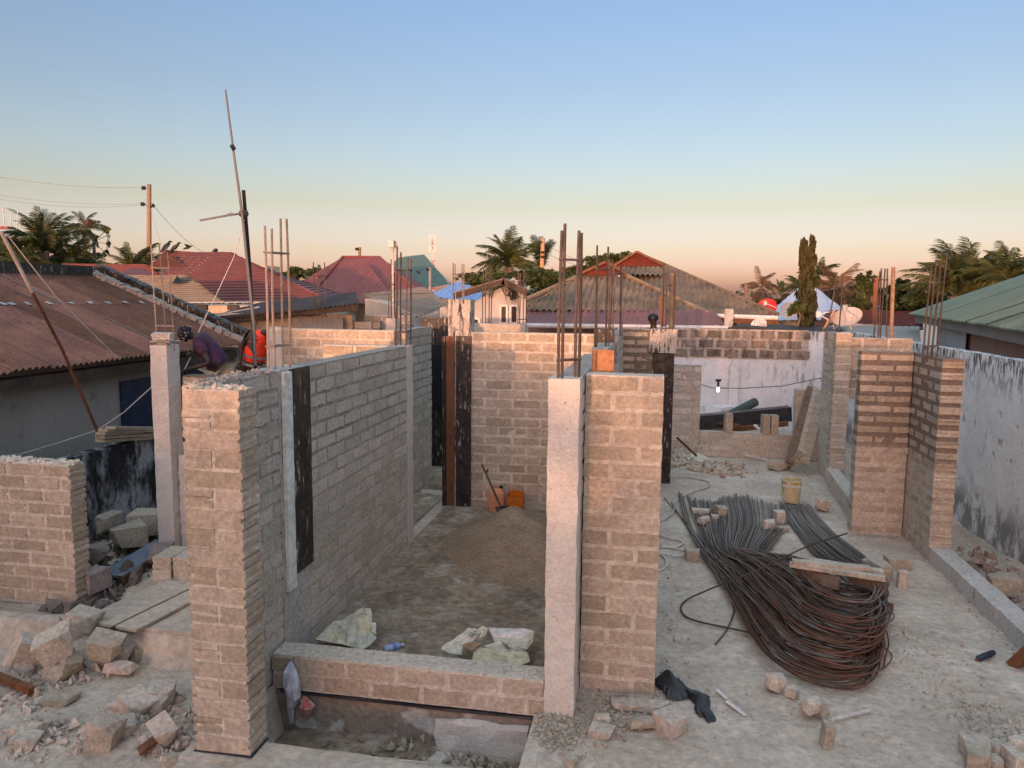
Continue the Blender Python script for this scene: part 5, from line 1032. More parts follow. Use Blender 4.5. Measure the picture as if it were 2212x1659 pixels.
# bottle
def bottle():
    p = G0(828, 1404, .04); q = G0(872, 1392, .05); d = (q-p).normalized(); R3 = d.to_track_quat('Z', 'Y').to_matrix(); t = thing('water_bottle', 'crushed blue water bottle on the earth floor', 'bottle', p)
    pb = mat('bottle_blue', (.26, .31, .48), (.38, .42, .56), 20, rough=.25, bump=.5, bs=40, spec=.6); L = (q-p).length
    MB().lathe(p, [(.001, 0), (.038, .005), (.04, L*.2), (.034, L*.3), (.04, L*.4), (.04, L*.65), (.03, L*.8), (.016, L*.88), (.016, L*.92)], 14, R3).build('body', pb, t, smooth=True)
    MB().lathe(p, [(.0415, L*.42), (.0415, L*.62)], 14, R3).build('wrap', mat('wrap_blue', (.16, .24, .48)), t)
    text_on(t, 'nal', p+d*L*.52+Vector((-.005, -.047, .0)), .035, (1.2, 1.2, .4))
    MB().lathe(p, [(.018, L*.92), (.018, L), (.001, L)], 12, R3).build('cap', m_metalw, t)
bottle()
# ------------------------------------------------------------------ sand pile, cans, shovel
def pile_z(x, y):
    d = np.sqrt(((x+1.95)/1.0)**2+((y-10.5)/1.35)**2); z = .44*np.clip(1-d, 0, 1)**1.1+.20*np.clip(1-np.sqrt(((x+1.5)/1.1)**2+((y-9.9)/1.2)**2), 0, 1)
    return np.where(z > 0, z*(1+.16*fbm(x, y, 31, 5, 6))+.008*fbm(x, y, 32, 4, 30), -.03)
o = sheet('sand_pile', -3.2, -.83, 8.2, 11.9, .035, m_sand, pile_z); o['kind'] = 'stuff'; o['label'] = 'heap of brown sand on the earth floor'; o['category'] = 'sand pile'
def jerrycan(label, c, m, cut=False):
    c = Vector(c); t = thing('jerrycan', label, 'jerrycan', c); w, d, h = .27, .2, (.38 if cut else .40)
    lv = [(0, .92), (.02, 1), (.3*h, 1), (.34*h, .97), (.38*h, 1), (.7*h, 1), (.8*h, .96)]+([] if cut else [(.9*h, .8), (h, .45)])
    vs = []; fs = []; n = 16
    for z, s in lv:
        for k in range(n):
            a = 2*math.pi*(k+.5)/n; ca, sa = math.cos(a), math.sin(a); e = .35; x = math.copysign(abs(ca)**e, ca)*w/2*s; y = math.copysign(abs(sa)**e, sa)*d/2*s
            zz = z+(.07*(y/d+.5) if cut and z == lv[-1][0] else 0); vs.append(c+Vector((x, y, zz)))
    K = len(lv)
    for i in range(K-1):
        for k in range(n): fs.append((i*n+k, i*n+(k+1) % n, (i+1)*n+(k+1) % n, (i+1)*n+k))
    fs.append(tuple(range(n))[::-1])
    if not cut: fs.append(tuple((K-1)*n+k for k in range(n)))
    MB().add(vs, fs).build('body', m, t)
    if not cut:
        MB().lathe(c+Vector((.06, 0, h)), [(.03, -.01), (.03, .035), (.001, .035)], 10).build('cap', m_form, t); MB().tube([c+Vector((-.1, 0, h*.86)), c+Vector((-.08, 0, h+.02)), c+Vector((.0, 0, h+.03)), c+Vector((.03, 0, h*.96))], .015, 6).build('handle', m, t)
    else: MB().tube([c+Vector((-.1, 0, h*.95)), c+Vector((0, .02, h+.05)), c+Vector((.1, 0, h*.98))], .008, 5).build('handle', m, t)
    return t
jerrycan('pale orange jerrycan by the room back wall', (-2.42, 11.85, .02), mat('can_pale', (.55, .22, .11), (.48, .20, .11), rough=.5, bump=.1))
jerrycan('bright orange jerrycan with its top cut off', (-2.10, 11.75, .02), mat('can_orange', (.62, .16, .02), (.52, .13, .02), rough=.45, bump=.1), True)
t = thing('shovel', 'shovel with dark handle stuck in the sand pile', 'shovel', (-2.22, 10.95, .4))
p = at(1082, 1095, Y=10.9); q = at(1050, 1023, Y=11.3); MB().tube([p, q], .017, 7).build('shaft', m_darkwood, t); dq = (q-p).normalized()
MB().tube([q, q+dq*.03+Vector((-.03, 0, .06)), q+dq*.1+Vector((-.03, 0, .06))], .014, 6).tube([q, q+Vector((.03, 0, .07))], .014, 6).build('grip', m_darkwood, t)
MB().box(p-dq*.12, (.2, .015, .26), 0, (.3, -.2)).build('blade', m_rebar, t)
# ------------------------------------------------------------------ blocks, boards and junk
def fullblock(label, c, rz=0, d=(.45, .22, .15), tilt=(0, 0), m=None, group=None):
    o = inst('concrete_block', BLK[random.randrange(7)], None, c, scale=d, rot=(tilt[0], tilt[1], rz), mat=m or m_block); tag(o, label, 'block', group); return o
for u, v, lb in ((1573, 925, 'leftmost grooved block standing on the sill wall'), (1653, 930, 'middle grooved block standing on the sill wall'), (1671, 932, 'rightmost grooved block standing on the sill wall')):
    q = at(u, v, Y=17.25); fullblock(lb, (q.x, 17.28, .55+.205), math.pi/2+.15, (.24, .13, .41) if 0 else (.2, .15, .40), m=m_block)
for k in range(3):
    for j in range(3-(k > 1)):
        fullblock('%s block of the %s row in the small stack on the side slab' % (('left', 'middle', 'right')[j], ('bottom', 'second', 'top')[k]), (-5.75+.48*j*.5+.02*k, 8.2+.05*j, .035+.075+.152*k*.5*2*(.5)), .1+random.uniform(-.04, .04), (.235, .44, .15 if 1 else 0), m=m_blockg) if k < 1 else None
for j in range(3): fullblock('%s block on top layer of the small stack on the side slab' % ('left', 'middle', 'right')[j], (-5.74+.24*j, 8.2+.04*j, .035+.23), .08, (.235, .44, .15), m=m_blockg)
plank('dusty board lying along the side slab edge', G0(232, 1352, .06), G0(470, 1235, .06), .75, .03, m_ground)
plank('rusty edge strip of the dusty board on the side slab', G0(236, 1362, .05), G0(470, 1247, .05), .03, .05, m_brownboard)
plank('bluish board lying on the rubble left of the column', G0(235, 1245, .03), G0(362, 1168, .03), .34, .03, mat('blue_grey_board', (.10, .125, .17), (.15, .17, .20), 5))
plank('dark square timber beside the bluish board', G0(262, 1255, -.02), G0(372, 1180, -.02), .10, .12, m_darkwood)
for i, (u0, v0, u1, v1, dz) in enumerate(((216, 952, 345, 944, 0), (216, 944, 342, 938, 0), (216, 937, 300, 932, 0), (222, 930, 345, 930, 0), (238, 924, 345, 925, 0))):
    plank(('lowest', 'second', 'third', 'fourth', 'topmost')[i]+' plank of the stack on the blackened left wall', at(u0, v0, X=-7.95+.02*i), at(u1, v1, X=-7.9), .16, .045)
plank('upright timber end beyond the left stub wall', at(138, 1025, Y=7.8), at(131, 992, Y=7.8), .16, .05, mat('fresh_timber', (.40, .23, .13)), name='timber')
plank('left dark plank leaning against the right window pier', at(1704, 1000, Y=15.9), at(1752, 836, Y=17.1), .16, .04, m_bark, up_=(0, -1, .3))
plank('middle plank leaning against the right window pier', at(1722, 1000, Y=15.8), at(1762, 838, Y=17.1), .10, .05, m_wood, up_=(0, -1, .3))
plank('right wide plank leaning against the right window pier', at(1735, 1002, Y=15.8), at(1776, 845, Y=17.1), .20, .04, m_wood, up_=(0, -1, .3))
plank('short propped plank end before the leaning planks', G0(1700, 1010, .05), at(1735, 975, Y=15.6), .13, .04, m_wood, up_=(0, -1, .3))
plank('black beam lying behind the sill wall', at(1480, 915, Y=18.6), at(1705, 893, Y=19.2), .3, .34, m_black)
plank('brown timber under the black beam', at(1490, 938, Y=18.2), at(1700, 915, Y=18.8), .15, .10, m_brownboard)
plank('thin rusty rail behind the sill wall', at(1495, 905, Y=19.2), at(1600, 920, Y=18.2), .06, .06, m_brownboard)
plank('white batten poking up behind the sill wall', at(1630, 918, Y=18), at(1660, 945, Y=17.6), .05, .04, m_metalw)
o = MB().tube([at(1560, 905, Y=19.3), at(1632, 868, Y=19.9)], .11, 14).build('pipe', mat('green_pipe', (.05, .07, .06))); tag(o, 'green grey pipe sloping behind the sill wall', 'pipe')
MBw = MB().tube([at(1512, 830, Y=20.6), at(1540, 838, Y=20.6), at(1600, 839, Y=20.6), at(1690, 834, Y=20.3), at(1780, 815, Y=19.6)], .012, 4); tag(MBw.build('cable', m_form), 'dark cable strung in front of the far white wall', 'cable')
t = thing('light_bulb', 'small lit bulb hanging from the cable before the white wall', 'lamp', at(1551, 841, Y=20.6)); q = at(1551, 843, Y=20.6)
em = bpy.data.materials.new('lit_bulb'); em.use_nodes = True; em.node_tree.nodes['Principled BSDF'].inputs['Emission Color'].default_value = (1, .97, .9, 1); em.node_tree.nodes['Principled BSDF'].inputs['Emission Strength'].default_value = 2.2
MB().lathe(q, [(.001, -.04), (.03, -.035), (.042, 0), (.035, .04), (.02, .08)], 10).build('bulb', em, t); MB().tube([q+Vector((0, 0, .08)), q+Vector((0, 0, .24))], .03, 6).box(q+Vector((0, 0, .26)), (.14, .05, .06), .3).build('socket', m_form, t)
MBb = MB().box(at(945, 815, Y=14.6), (.32, .03, 1.3)); tag(MBb.build('dark_sheet', m_void), 'black sheet standing in the gap left of the doorway column', 'sheet')
o = MB().box(at(946, 815, Y=14.9)+Vector((0, 0, -.4)), (.7, .05, 3.2)).build('door_board', m_form); tag(o, 'dark door board behind the doorway gap', 'board')
rock('dark bundle lying in the doorway gap', at(942, 925, Z=.0), (.32, .4, .5), .3, m_black, 'sack', 'sack', k=2)
rock('pale block lying in the doorway gap', at(940, 950, Z=.05), (.3, .4, .22), .1, m_blockg, 'concrete_block', 'block', k=1)
MBx = MB().beam(at(1462, 945, Y=15.6), at(1505, 985, Y=15.4), .03, .04); tag(MBx.build('steel_strip', m_brownboard), 'rusty strip propped beside the pillar foot', 'strip')
o = MB().beam(at(1575, 975, Z=.1), at(1690, 1000, Z=.03), .03, .02).build('batten', m_metalw); tag(o, 'thin white batten beyond the rubble heap', 'batten')
o = MB().box(G0(1520, 972, .12), (.24, .16, .12), .3, None, .02).build('carton', mat('carton_blue', (.10, .16, .35), (.5, .5, .55), 12)); tag(o, 'small blue and white carton on the rubble', 'carton')
o = MB().beam(G0(2190, 1435, .0), G0(2235, 1395, .25), .16, .1).build('timber', m_brownboard); tag(o, 'brown timber end at the right edge', 'timber')
o = MB().tube([G0(2112, 1424, .03), G0(2125, 1418, .06), G0(2145, 1410, .03)], .03, 7).build('rag', m_navy); tag(o, 'dark blue rag on the dust at right', 'rag')
o = MB().box(G0(2112, 1426, .02), (.04, .03, .03), .3).build('cap', MATS['faded_red']); tag(o, 'tiny red cap beside the blue rag', 'cap')
o = MB().beam(G0(1922, 1310, .06), G0(1895, 1320, .06), .09, .09).build('brick', mat('red_brick', (.13, .055, .045))); tag(o, 'dark red brick right of the bundle', 'brick')
o = MB().beam(G0(1795, 1555, .02), G0(1883, 1533, .02), .02, .015).build('batten', m_metalw); tag(o, 'thin white batten on the dust below the bundle', 'batten')
o = MB().beam(G0(1570, 1515, .02), G0(1610, 1545, .02), .035, .012).build('splint', m_metalw); tag(o, 'broken white splint near the black plastic', 'splint')
o = MB().beam(G0(1548, 1490, .02), G0(1568, 1508, .02), .03, .012).build('splint', m_metalw); tag(o, 'short white splint above the broken one', 'splint')
o = MB().beam(G0(-20, 1455, -.18), G0(70, 1492, -.2), .07, .06).build('timber', m_brownboard); tag(o, 'brown stick at lower left edge', 'stick')
o = MB().beam(G0(300, 1625, -.22), G0(345, 1590, -.14), .10, .03).build('timber', m_brownboard); tag(o, 'small dark board wedged under rubble at bottom left', 'board')
plank('scaffold board the workers stand on', (-7.2, 10.4, 1.60), (-4.6, 10.4, 1.60), .5, .05)
for x in (-7.0, -4.8):
    o = MB().beam((x, 10.3, 0), (x, 10.3, 1.58), .09, .09, (0, 1, 0)).build('scaffold_leg', m_wood); tag(o, 'scaffold post under the %s end of the board' % ('left' if x < -6 else 'right'), 'post')
plank('scaffold board behind the vest worker', (-7.2, 12.8, 1.75), (-5.4, 12.8, 1.75), .5, .05)
o = MB().beam((-6.9, 12.8, 0), (-6.9, 12.8, 1.73), .12, .12, (0, 1, 0)).build('scaffold_leg', m_wood); tag(o, 'left post under the rear scaffold board', 'post')
o = MB().beam((-5.6, 12.8, 0), (-5.6, 12.8, 1.73), .12, .12, (0, 1, 0)).build('scaffold_leg', m_wood); tag(o, 'right post under the rear scaffold board', 'post')
plank('scaffold board the watching man stands on', (-.55, 15.3, 1.35), (.30, 15.3, 1.35), .4, .05)
for x in (-.45, .2): o = MB().beam((x, 15.3, 0), (x, 15.3, 1.33), .12, .12, (0, 1, 0)).build('scaffold_leg', m_wood); tag(o, 'post under the %s end of the watching man board' % ('left' if x < 0 else 'right'), 'post')
# ------------------------------------------------------------------ rubble
BIG = [  # u, v(base centre), size m, rz, tilt, k, sink, descr
 (75, 1420, (.5, .22, .42), .9, (.3, .5), 1, 'slab of block tilted at the far left of the rubble heap'),
 (140, 1385, (.55, .3, .3), .5, (.2, -.45), 4, 'long broken block on top of the left rubble heap'),
 (190, 1345, (.4, .3, .22), .2, (0, .2), 0, 'broken lump at the back of the left rubble heap'),
 (120, 1455, (.3, .28, .32), .2, (0, 0), 2, 'upright broken block end in the left heap'),
 (150, 1440, (.36, .3, .4), 1.2, (.4, .1), 7, 'chipped block standing in the middle of the left heap'),
 (195, 1425, (.45, .26, .22), -.5, (.1, .5), 1, 'tilted block half leaning right in the left heap'),
 (235, 1400, (.42, .3, .25), .3, (.2, .2), 5, 'block half at the right shoulder of the left heap'),
 (272, 1420, (.36, .3, .22), .05, (0, 0), 4, 'squared block half right of the left heap'),
 (262, 1445, (.42, .3, .18), .1, (0, .1), 7, 'flat broken block below the squared half'),
 (306, 1415, (.16, .16, .18), .7, (0, 0), 8, 'small stone right of the squared half'),
 (90, 1430, (.28, .25, .2), .1, (0, 0), 3, 'small lump at foot of the left heap'),
 (55, 1445, (.2, .2, .18), .6, (0, 0), 6, 'rounded lump at lower left heap edge'),
 (330, 1520, (.38, .3, .2), .3, (.1, .1), 1, 'rear block piece of the lower rubble group'),
 (305, 1535, (.46, .26, .2), -.35, (.1, .25), 4, 'long block piece lying in front of the lower group'),
 (255, 1530, (.3, .2, .16), .5, (.1, 0), 7, 'thin piece at left of the lower group'),
 (355, 1505, (.3, .3, .24), .4, (0, 0), 5, 'rounded right piece of the lower group'),
 (225, 1590, (.3, .24, .4), .3, (.2, .3), 1, 'wedge shaped block upright near the bottom left'),
 (275, 1575, (.3, .24, .16), 1., (.1, .1), 0, 'pale lump between wedge and kite shaped blocks'),
 (365, 1600, (.36, .20, .36), -.5, (.4, .35), 4, 'kite shaped block tilted beside the nearest pier'),
 (372, 1650, (.22, .2, .2), .3, (0, 0), 2, 'rounded stone at the bottom edge beside the pier'),
 (60, 1580, (.4, .26, .18), .4, (.1, .1), 7, 'block piece half buried at lower left'),
 (60, 1605, (.24, .2, .14), .1, (0, 0), 3, 'small piece below the half buried block'),
 (130, 1515, (.35, .25, .08), .2, (0, 0), 1, 'flat piece with white chip in the left dust'),
 (1462, 1562, (.34, .22, .15), .75, (0, 0), 4, 'broken block half lying beside the black plastic'),
 (1497, 1205, (.2, .18, .16), .1, (0, 0), 1, 'square stone left of the bar bundle'),
 (1674, 1478, (.22, .2, .19), .3, (0, 0), 2, 'round lump at the near end of the bundle'),
 (1715, 1500, (.12, .1, .09), .8, (0, 0), 5, 'small stone beside the round lump'),
 (1752, 1530, (.22, .2, .18), .5, (0, 0), 7, 'lump in the stones below the bundle'),
 (1780, 1535, (.12, .1, .15), .5, (0, 0), 8, 'pale stone right of the lump below the bundle'),
 (1795, 1595, (.13, .12, .2), .1, (0, .1), 4, 'upright chip lowest in the stones below the bundle'),
 (1660, 1140, (.27, .25, .22), .3, (0, 0), 7, 'stone between the two legs of the bundle'),
 (1690, 1128, (.24, .2, .26), .2, (0, 0), 4, 'squared block piece beside the bundle inner stone'),
 (1690, 1148, (.24, .15, .08), .2, (0, 0), 1, 'flat chip before the inner stones'),
 (1777, 1095, (.30, .26, .27), .3, (0, 0), 2, 'big stone right of the bucket'),
 (1560, 1112, (.22, .2, .2), .3, (0, 0), 5, 'stone weighting the bundle near its far end'),
 (1520, 1130, (.28, .22, .16), .6, (0, 0), 7, 'flat stone weighting the left far end'),
 (1515, 1112, (.3, .16, .1), .1, (0, 0), 1, 'dark flat piece behind the left weights'),
 (1545, 1125, (.12, .1, .1), .1, (0, 0), 3, 'small round pebble between the weights'),
 (1680, 1010, (.5, .35, .28), .1, (0, 0), 2, 'big pale rock by the planks foot'),
 (1880, 1225, (.3, .25, .2), .4, (.2, 0), 7, 'stone behind the plank stack right end'),
 (1912, 1240, (.34, .3, .2), .3, (0, .1), 4, 'flat block leaning by the plank stack'),
 (1945, 1222, (.36, .22, .15), .05, (0, 0), 1, 'squared block half right of the plank stack'),
 (1955, 1258, (.17, .1, .22), .05, (0, 0), 4, 'small upright block chip right of the stack'),
 (2112, 1620, (.22, .16, .13), .1, (0, 0), 1, 'squared stone in the bottom right heap'),
 (2125, 1650, (.24, .18, .16), -.2, (0, 0), 4, 'larger squared stone at the bottom right edge'),
 (2165, 1625, (.22, .17, .14), .2, (0, 0), 7, 'stone in the middle of the bottom right heap'),
 (2200, 1610, (.22, .18, .13), .4, (0, 0), 2, 'upper right stone of the bottom right heap'),
 (2150, 1655, (.15, .12, .1), .5, (0, 0), 5, 'small stone between the squared ones at bottom right'),
 (2205, 1650, (.2, .18, .16), .2, (0, 0), 8, 'stone cut by the right edge, bottom right heap'),
 (1385, 1530, (.5, .14, .06), .1, (0, 0), 1, 'white slab chip at the foot of the orange topped wall'),
 (1300, 1560, (.16, .13, .12), .3, (0, 0), 2, 'rounded chip in the gravel by the middle column'),
 (1310, 1590, (.26, .14, .08), -.2, (.1, 0), 4, 'angular pale chip in the gravel by the middle column'),
 (1390, 1565, (.3, .2, .1), .2, (0, 0), 7, 'flat chip half buried below the white slab chip'),
 (1240, 1650, (.14, .1, .1), .7, (0, 0), 4, 'lone pale chip at the bottom of the gravel'),
]
for (u, v, d, rz, tl, k, lb) in BIG:
    z = -.28 if u < 420 and v > 1410 else (-.1 if u < 420 else (0.02))
    z = .03 if (u, v) in ((190, 1345), (140, 1385)) else z
    c = G0(u, v-6, z+d[2]*.35); d = tuple(k_*(.88 if u < 420 else 1) for k_ in d); rock(lb, (c.x, c.y, z+d[2]*.36), (d[0]*.98, d[1]*.98, d[2]*.98), rz, m_rub, k=k, tilt=tl)
def scatter(name, label, cat, polys, n, s0, s1, m, seed=1, zf=None, zb=0.):
    """chips thrown over the given ground patches, one piece of stuff"""
    r = random.Random(seed); vs = []; fs = []; T_ = []
    for k in range(5):
        rr = random.Random(seed*10+k); T_.append(hull([Vector([rr.gauss(0, 1) for _ in range(3)]).normalized()*rr.uniform(.35, .55) for _ in range(8)]))
    mb = MB()
    for _ in range(n):
        (cx_, cy_, rx, ry) = r.choice(polys); a = r.uniform(0, 6.28); q = math.sqrt(r.random()) if r.random() < .7 else r.random()**1.5*1.3; x = cx_+math.cos(a)*rx*q; y = cy_+math.sin(a)*ry*q
        s = s0*(s1/s0)**(r.random()**2.2); V_, F_ = r.choice(T_); R3 = Euler((r.uniform(0, 6), r.uniform(0, 6), r.uniform(0, 6))).to_matrix()
        sc = Vector((s*r.uniform(.8, 1.5), s, s*r.uniform(.5, .9))); z = (float(zf(np.array(x), np.array(y))) if zf else zb)+s*.15
        mb.add([R3@Vector((v.x*sc.x, v.y*sc.y, v.z*sc.z))+Vector((x, y, z)) for v in V_], F_)
    o = mb.build(name, m); tag(o, label, cat, None, 'stuff'); return o
def gp(u, v, ru, rv, z=0.):
    c = G0(u, v, z); a = G0(u+ru, v, z); b = G0(u, v-rv, z); return (c.x, c.y, abs(a.x-c.x), abs(b.y-c.y))
scatter('gravel', 'crushed chips around the middle column foot', 'gravel', [gp(1250, 1570, 110, 60), gp(1340, 1545, 80, 35), gp(1200, 1580, 50, 40)], 1500, .012, .07, m_rub, 1, ground_z)
scatter('gravel', 'loose small debris over the right hand dust', 'gravel', [gp(1650, 1450, 250, 150), gp(2050, 1500, 140, 90), gp(1450, 1520, 120, 80), gp(1900, 1600, 300, 60), gp(1750, 1545, 60, 30)], 1500, .006, .035, m_rub, 2, ground_z)
scatter('gravel', 'tiny pebbles and crumbs all over the dusty yard', 'gravel', [(1.8, 7.0, 2., 3.), (2.0, 11., 1.6, 4.), (-.2, 5.3, 1., .7), (2.6, 5.5, 1.5, 1.5), (-5., 5.4, 1.6, 1.3)], 5000, .005, .022, m_rub, 12, ground_z)
scatter('gravel', 'chips along the foot of the walls', 'gravel', [(.15, 6.6, .12, .5), (-.3, 6.45, .35, .1), (3.6, 9., .1, 2.5), (3.3, 11.8, .4, .1), (.25, 8., .2, 1.8)], 900, .01, .05, m_rub, 13, ground_z)
scatter('gravel', 'mortar crumbs on top of the low two course wall', 'gravel', [(-2., 6.17, 1.1, .09), (-1.2, 6.17, .4, .09)], 220, .008, .03, m_rub, 14, None, .30)
scatter('gravel', 'fine gravel patch before the brown timber end at right', 'gravel', [gp(2080, 1530, 90, 45), gp(2140, 1560, 70, 40), gp(2020, 1420, 90, 60)], 1200, .01, .05, m_rubd if 0 else m_rub, 3, ground_z)
scatter('gravel', 'broken chips through the left rubble heap', 'gravel', [gp(150, 1420, 130, 50, -.2), gp(150, 1440, 130, 40, -.28), gp(300, 1540, 90, 60, -.28), gp(60, 1510, 80, 40, -.28), gp(100, 1600, 120, 50, -.28), gp(380, 1590, 50, 60, -.28)], 1900, .012, .14, m_rub, 4, ground_z)
scatter('rubble_heap', 'mid sized broken pieces between the large ones at lower left', 'rubble', [gp(150, 1400, 110, 35, -.15), gp(120, 1450, 110, 30, -.28), gp(310, 1535, 70, 30, -.28), gp(390, 1620, 30, 40, -.28), gp(60, 1590, 60, 30, -.28)], 230, .05, .17, m_rub, 15, ground_z)
scatter('rubble_heap', 'low heap of broken pieces beyond the black pillar', 'rubble', [gp(1500, 1005, 60, 14), gp(1560, 1015, 60, 12), gp(1475, 985, 30, 14)], 420, .06, .26, m_rub, 5, ground_z)
scatter('rubble_heap', 'dark rubble behind the side slab on the left', 'rubble', [gp(250, 1200, 110, 60), gp(300, 1140, 80, 40), gp(210, 1270, 50, 50)], 420, .06, .34, m_rubd, 6, ground_z)
scatter('rubble_heap', 'rubble filling the strip beside the white boundary wall', 'rubble', [(4.55, y, .45, .9) for y in (6, 7.3, 8.6, 10, 11.5)], 520, .05, .30, mat('rubble_pink', (.40, .28, .23), (.30, .21, .17), 4, rnd=0, bump=.8, bs=40), 7, ground_z)
scatter('rubble_heap', 'debris in the pit below the low wall', 'rubble', [(-2.0, 5.65, 1.0, .3), (-1.3, 5.6, .4, .3)], 1100, .012, .12, m_rub, 8, None, -.35)
scatter('gravel', 'scraps scattered over the earth room floor', 'gravel', [(-2., 8.0, 1.0, 1.6), (-2.6, 7.5, .6, 1.)], 500, .008, .04, m_rub, 9, lambda x, y: room_z(x, y))
for i, (x, y, d, lb) in enumerate(((4.5, 9.2, .5, 'pinkish rock in the boundary strip, farther one'), (4.45, 8.0, .55, 'large pinkish rock in the boundary strip'), (4.6, 7.2, .4, 'pinkish rock nearest in the boundary strip'), (4.4, 10.4, .4, 'grey rock in the boundary strip beside the return wall'))):
    rock(lb, (x, y, -.2+d*.3), (d, d*.8, d*.6), i, mat('rock_pink', (.42, .28, .22)) if i == 0 else bpy.data.materials['rock_pink'] if i < 3 else m_rub, k=i+2)
for i, (u, v, d, lb) in enumerate(((218, 1130, .5, 'large dark rubble lump behind the left stub wall'), (200, 1195, .45, 'grey lump beside the bluish board'), (320, 1130, .55, 'squared lump near the leftmost column foot'), (190, 1250, .4, 'dark lump low behind the stub wall'), (270, 1160, .5, 'pale lump in the middle of the dark rubble'), (345, 1195, .35, 'lump touching the block stack'))):
    c = G0(u, v, .1); rock(lb, (c.x, c.y, .0+d*.25), (d, d*.8, d*.6), i, m_rubd if i % 2 else m_rub, k=i+1)
c = rough_box((-1.95, 5.66, -.47), (-1.5, 5.95, -.38), .01, .1).build('paper_scrap', m_bag); tag(c, 'pale sack scrap in the pit', 'scrap')
rb = rough_box((-1.75, 5.98, -.5), (-.95, 6.05, -.12), .015, .12).build('plaster_patch', m_conc); tag(rb, 'whitish cement lump on the foundation at the right of the pit', 'cement lump')
c = rough_box((-1.35, 5.3, -.36), (-1.05, 5.52, -.24), .015, .1).build('concrete_lump', m_conc); tag(c, 'pale lump lying at the right end of the pit', 'lump')
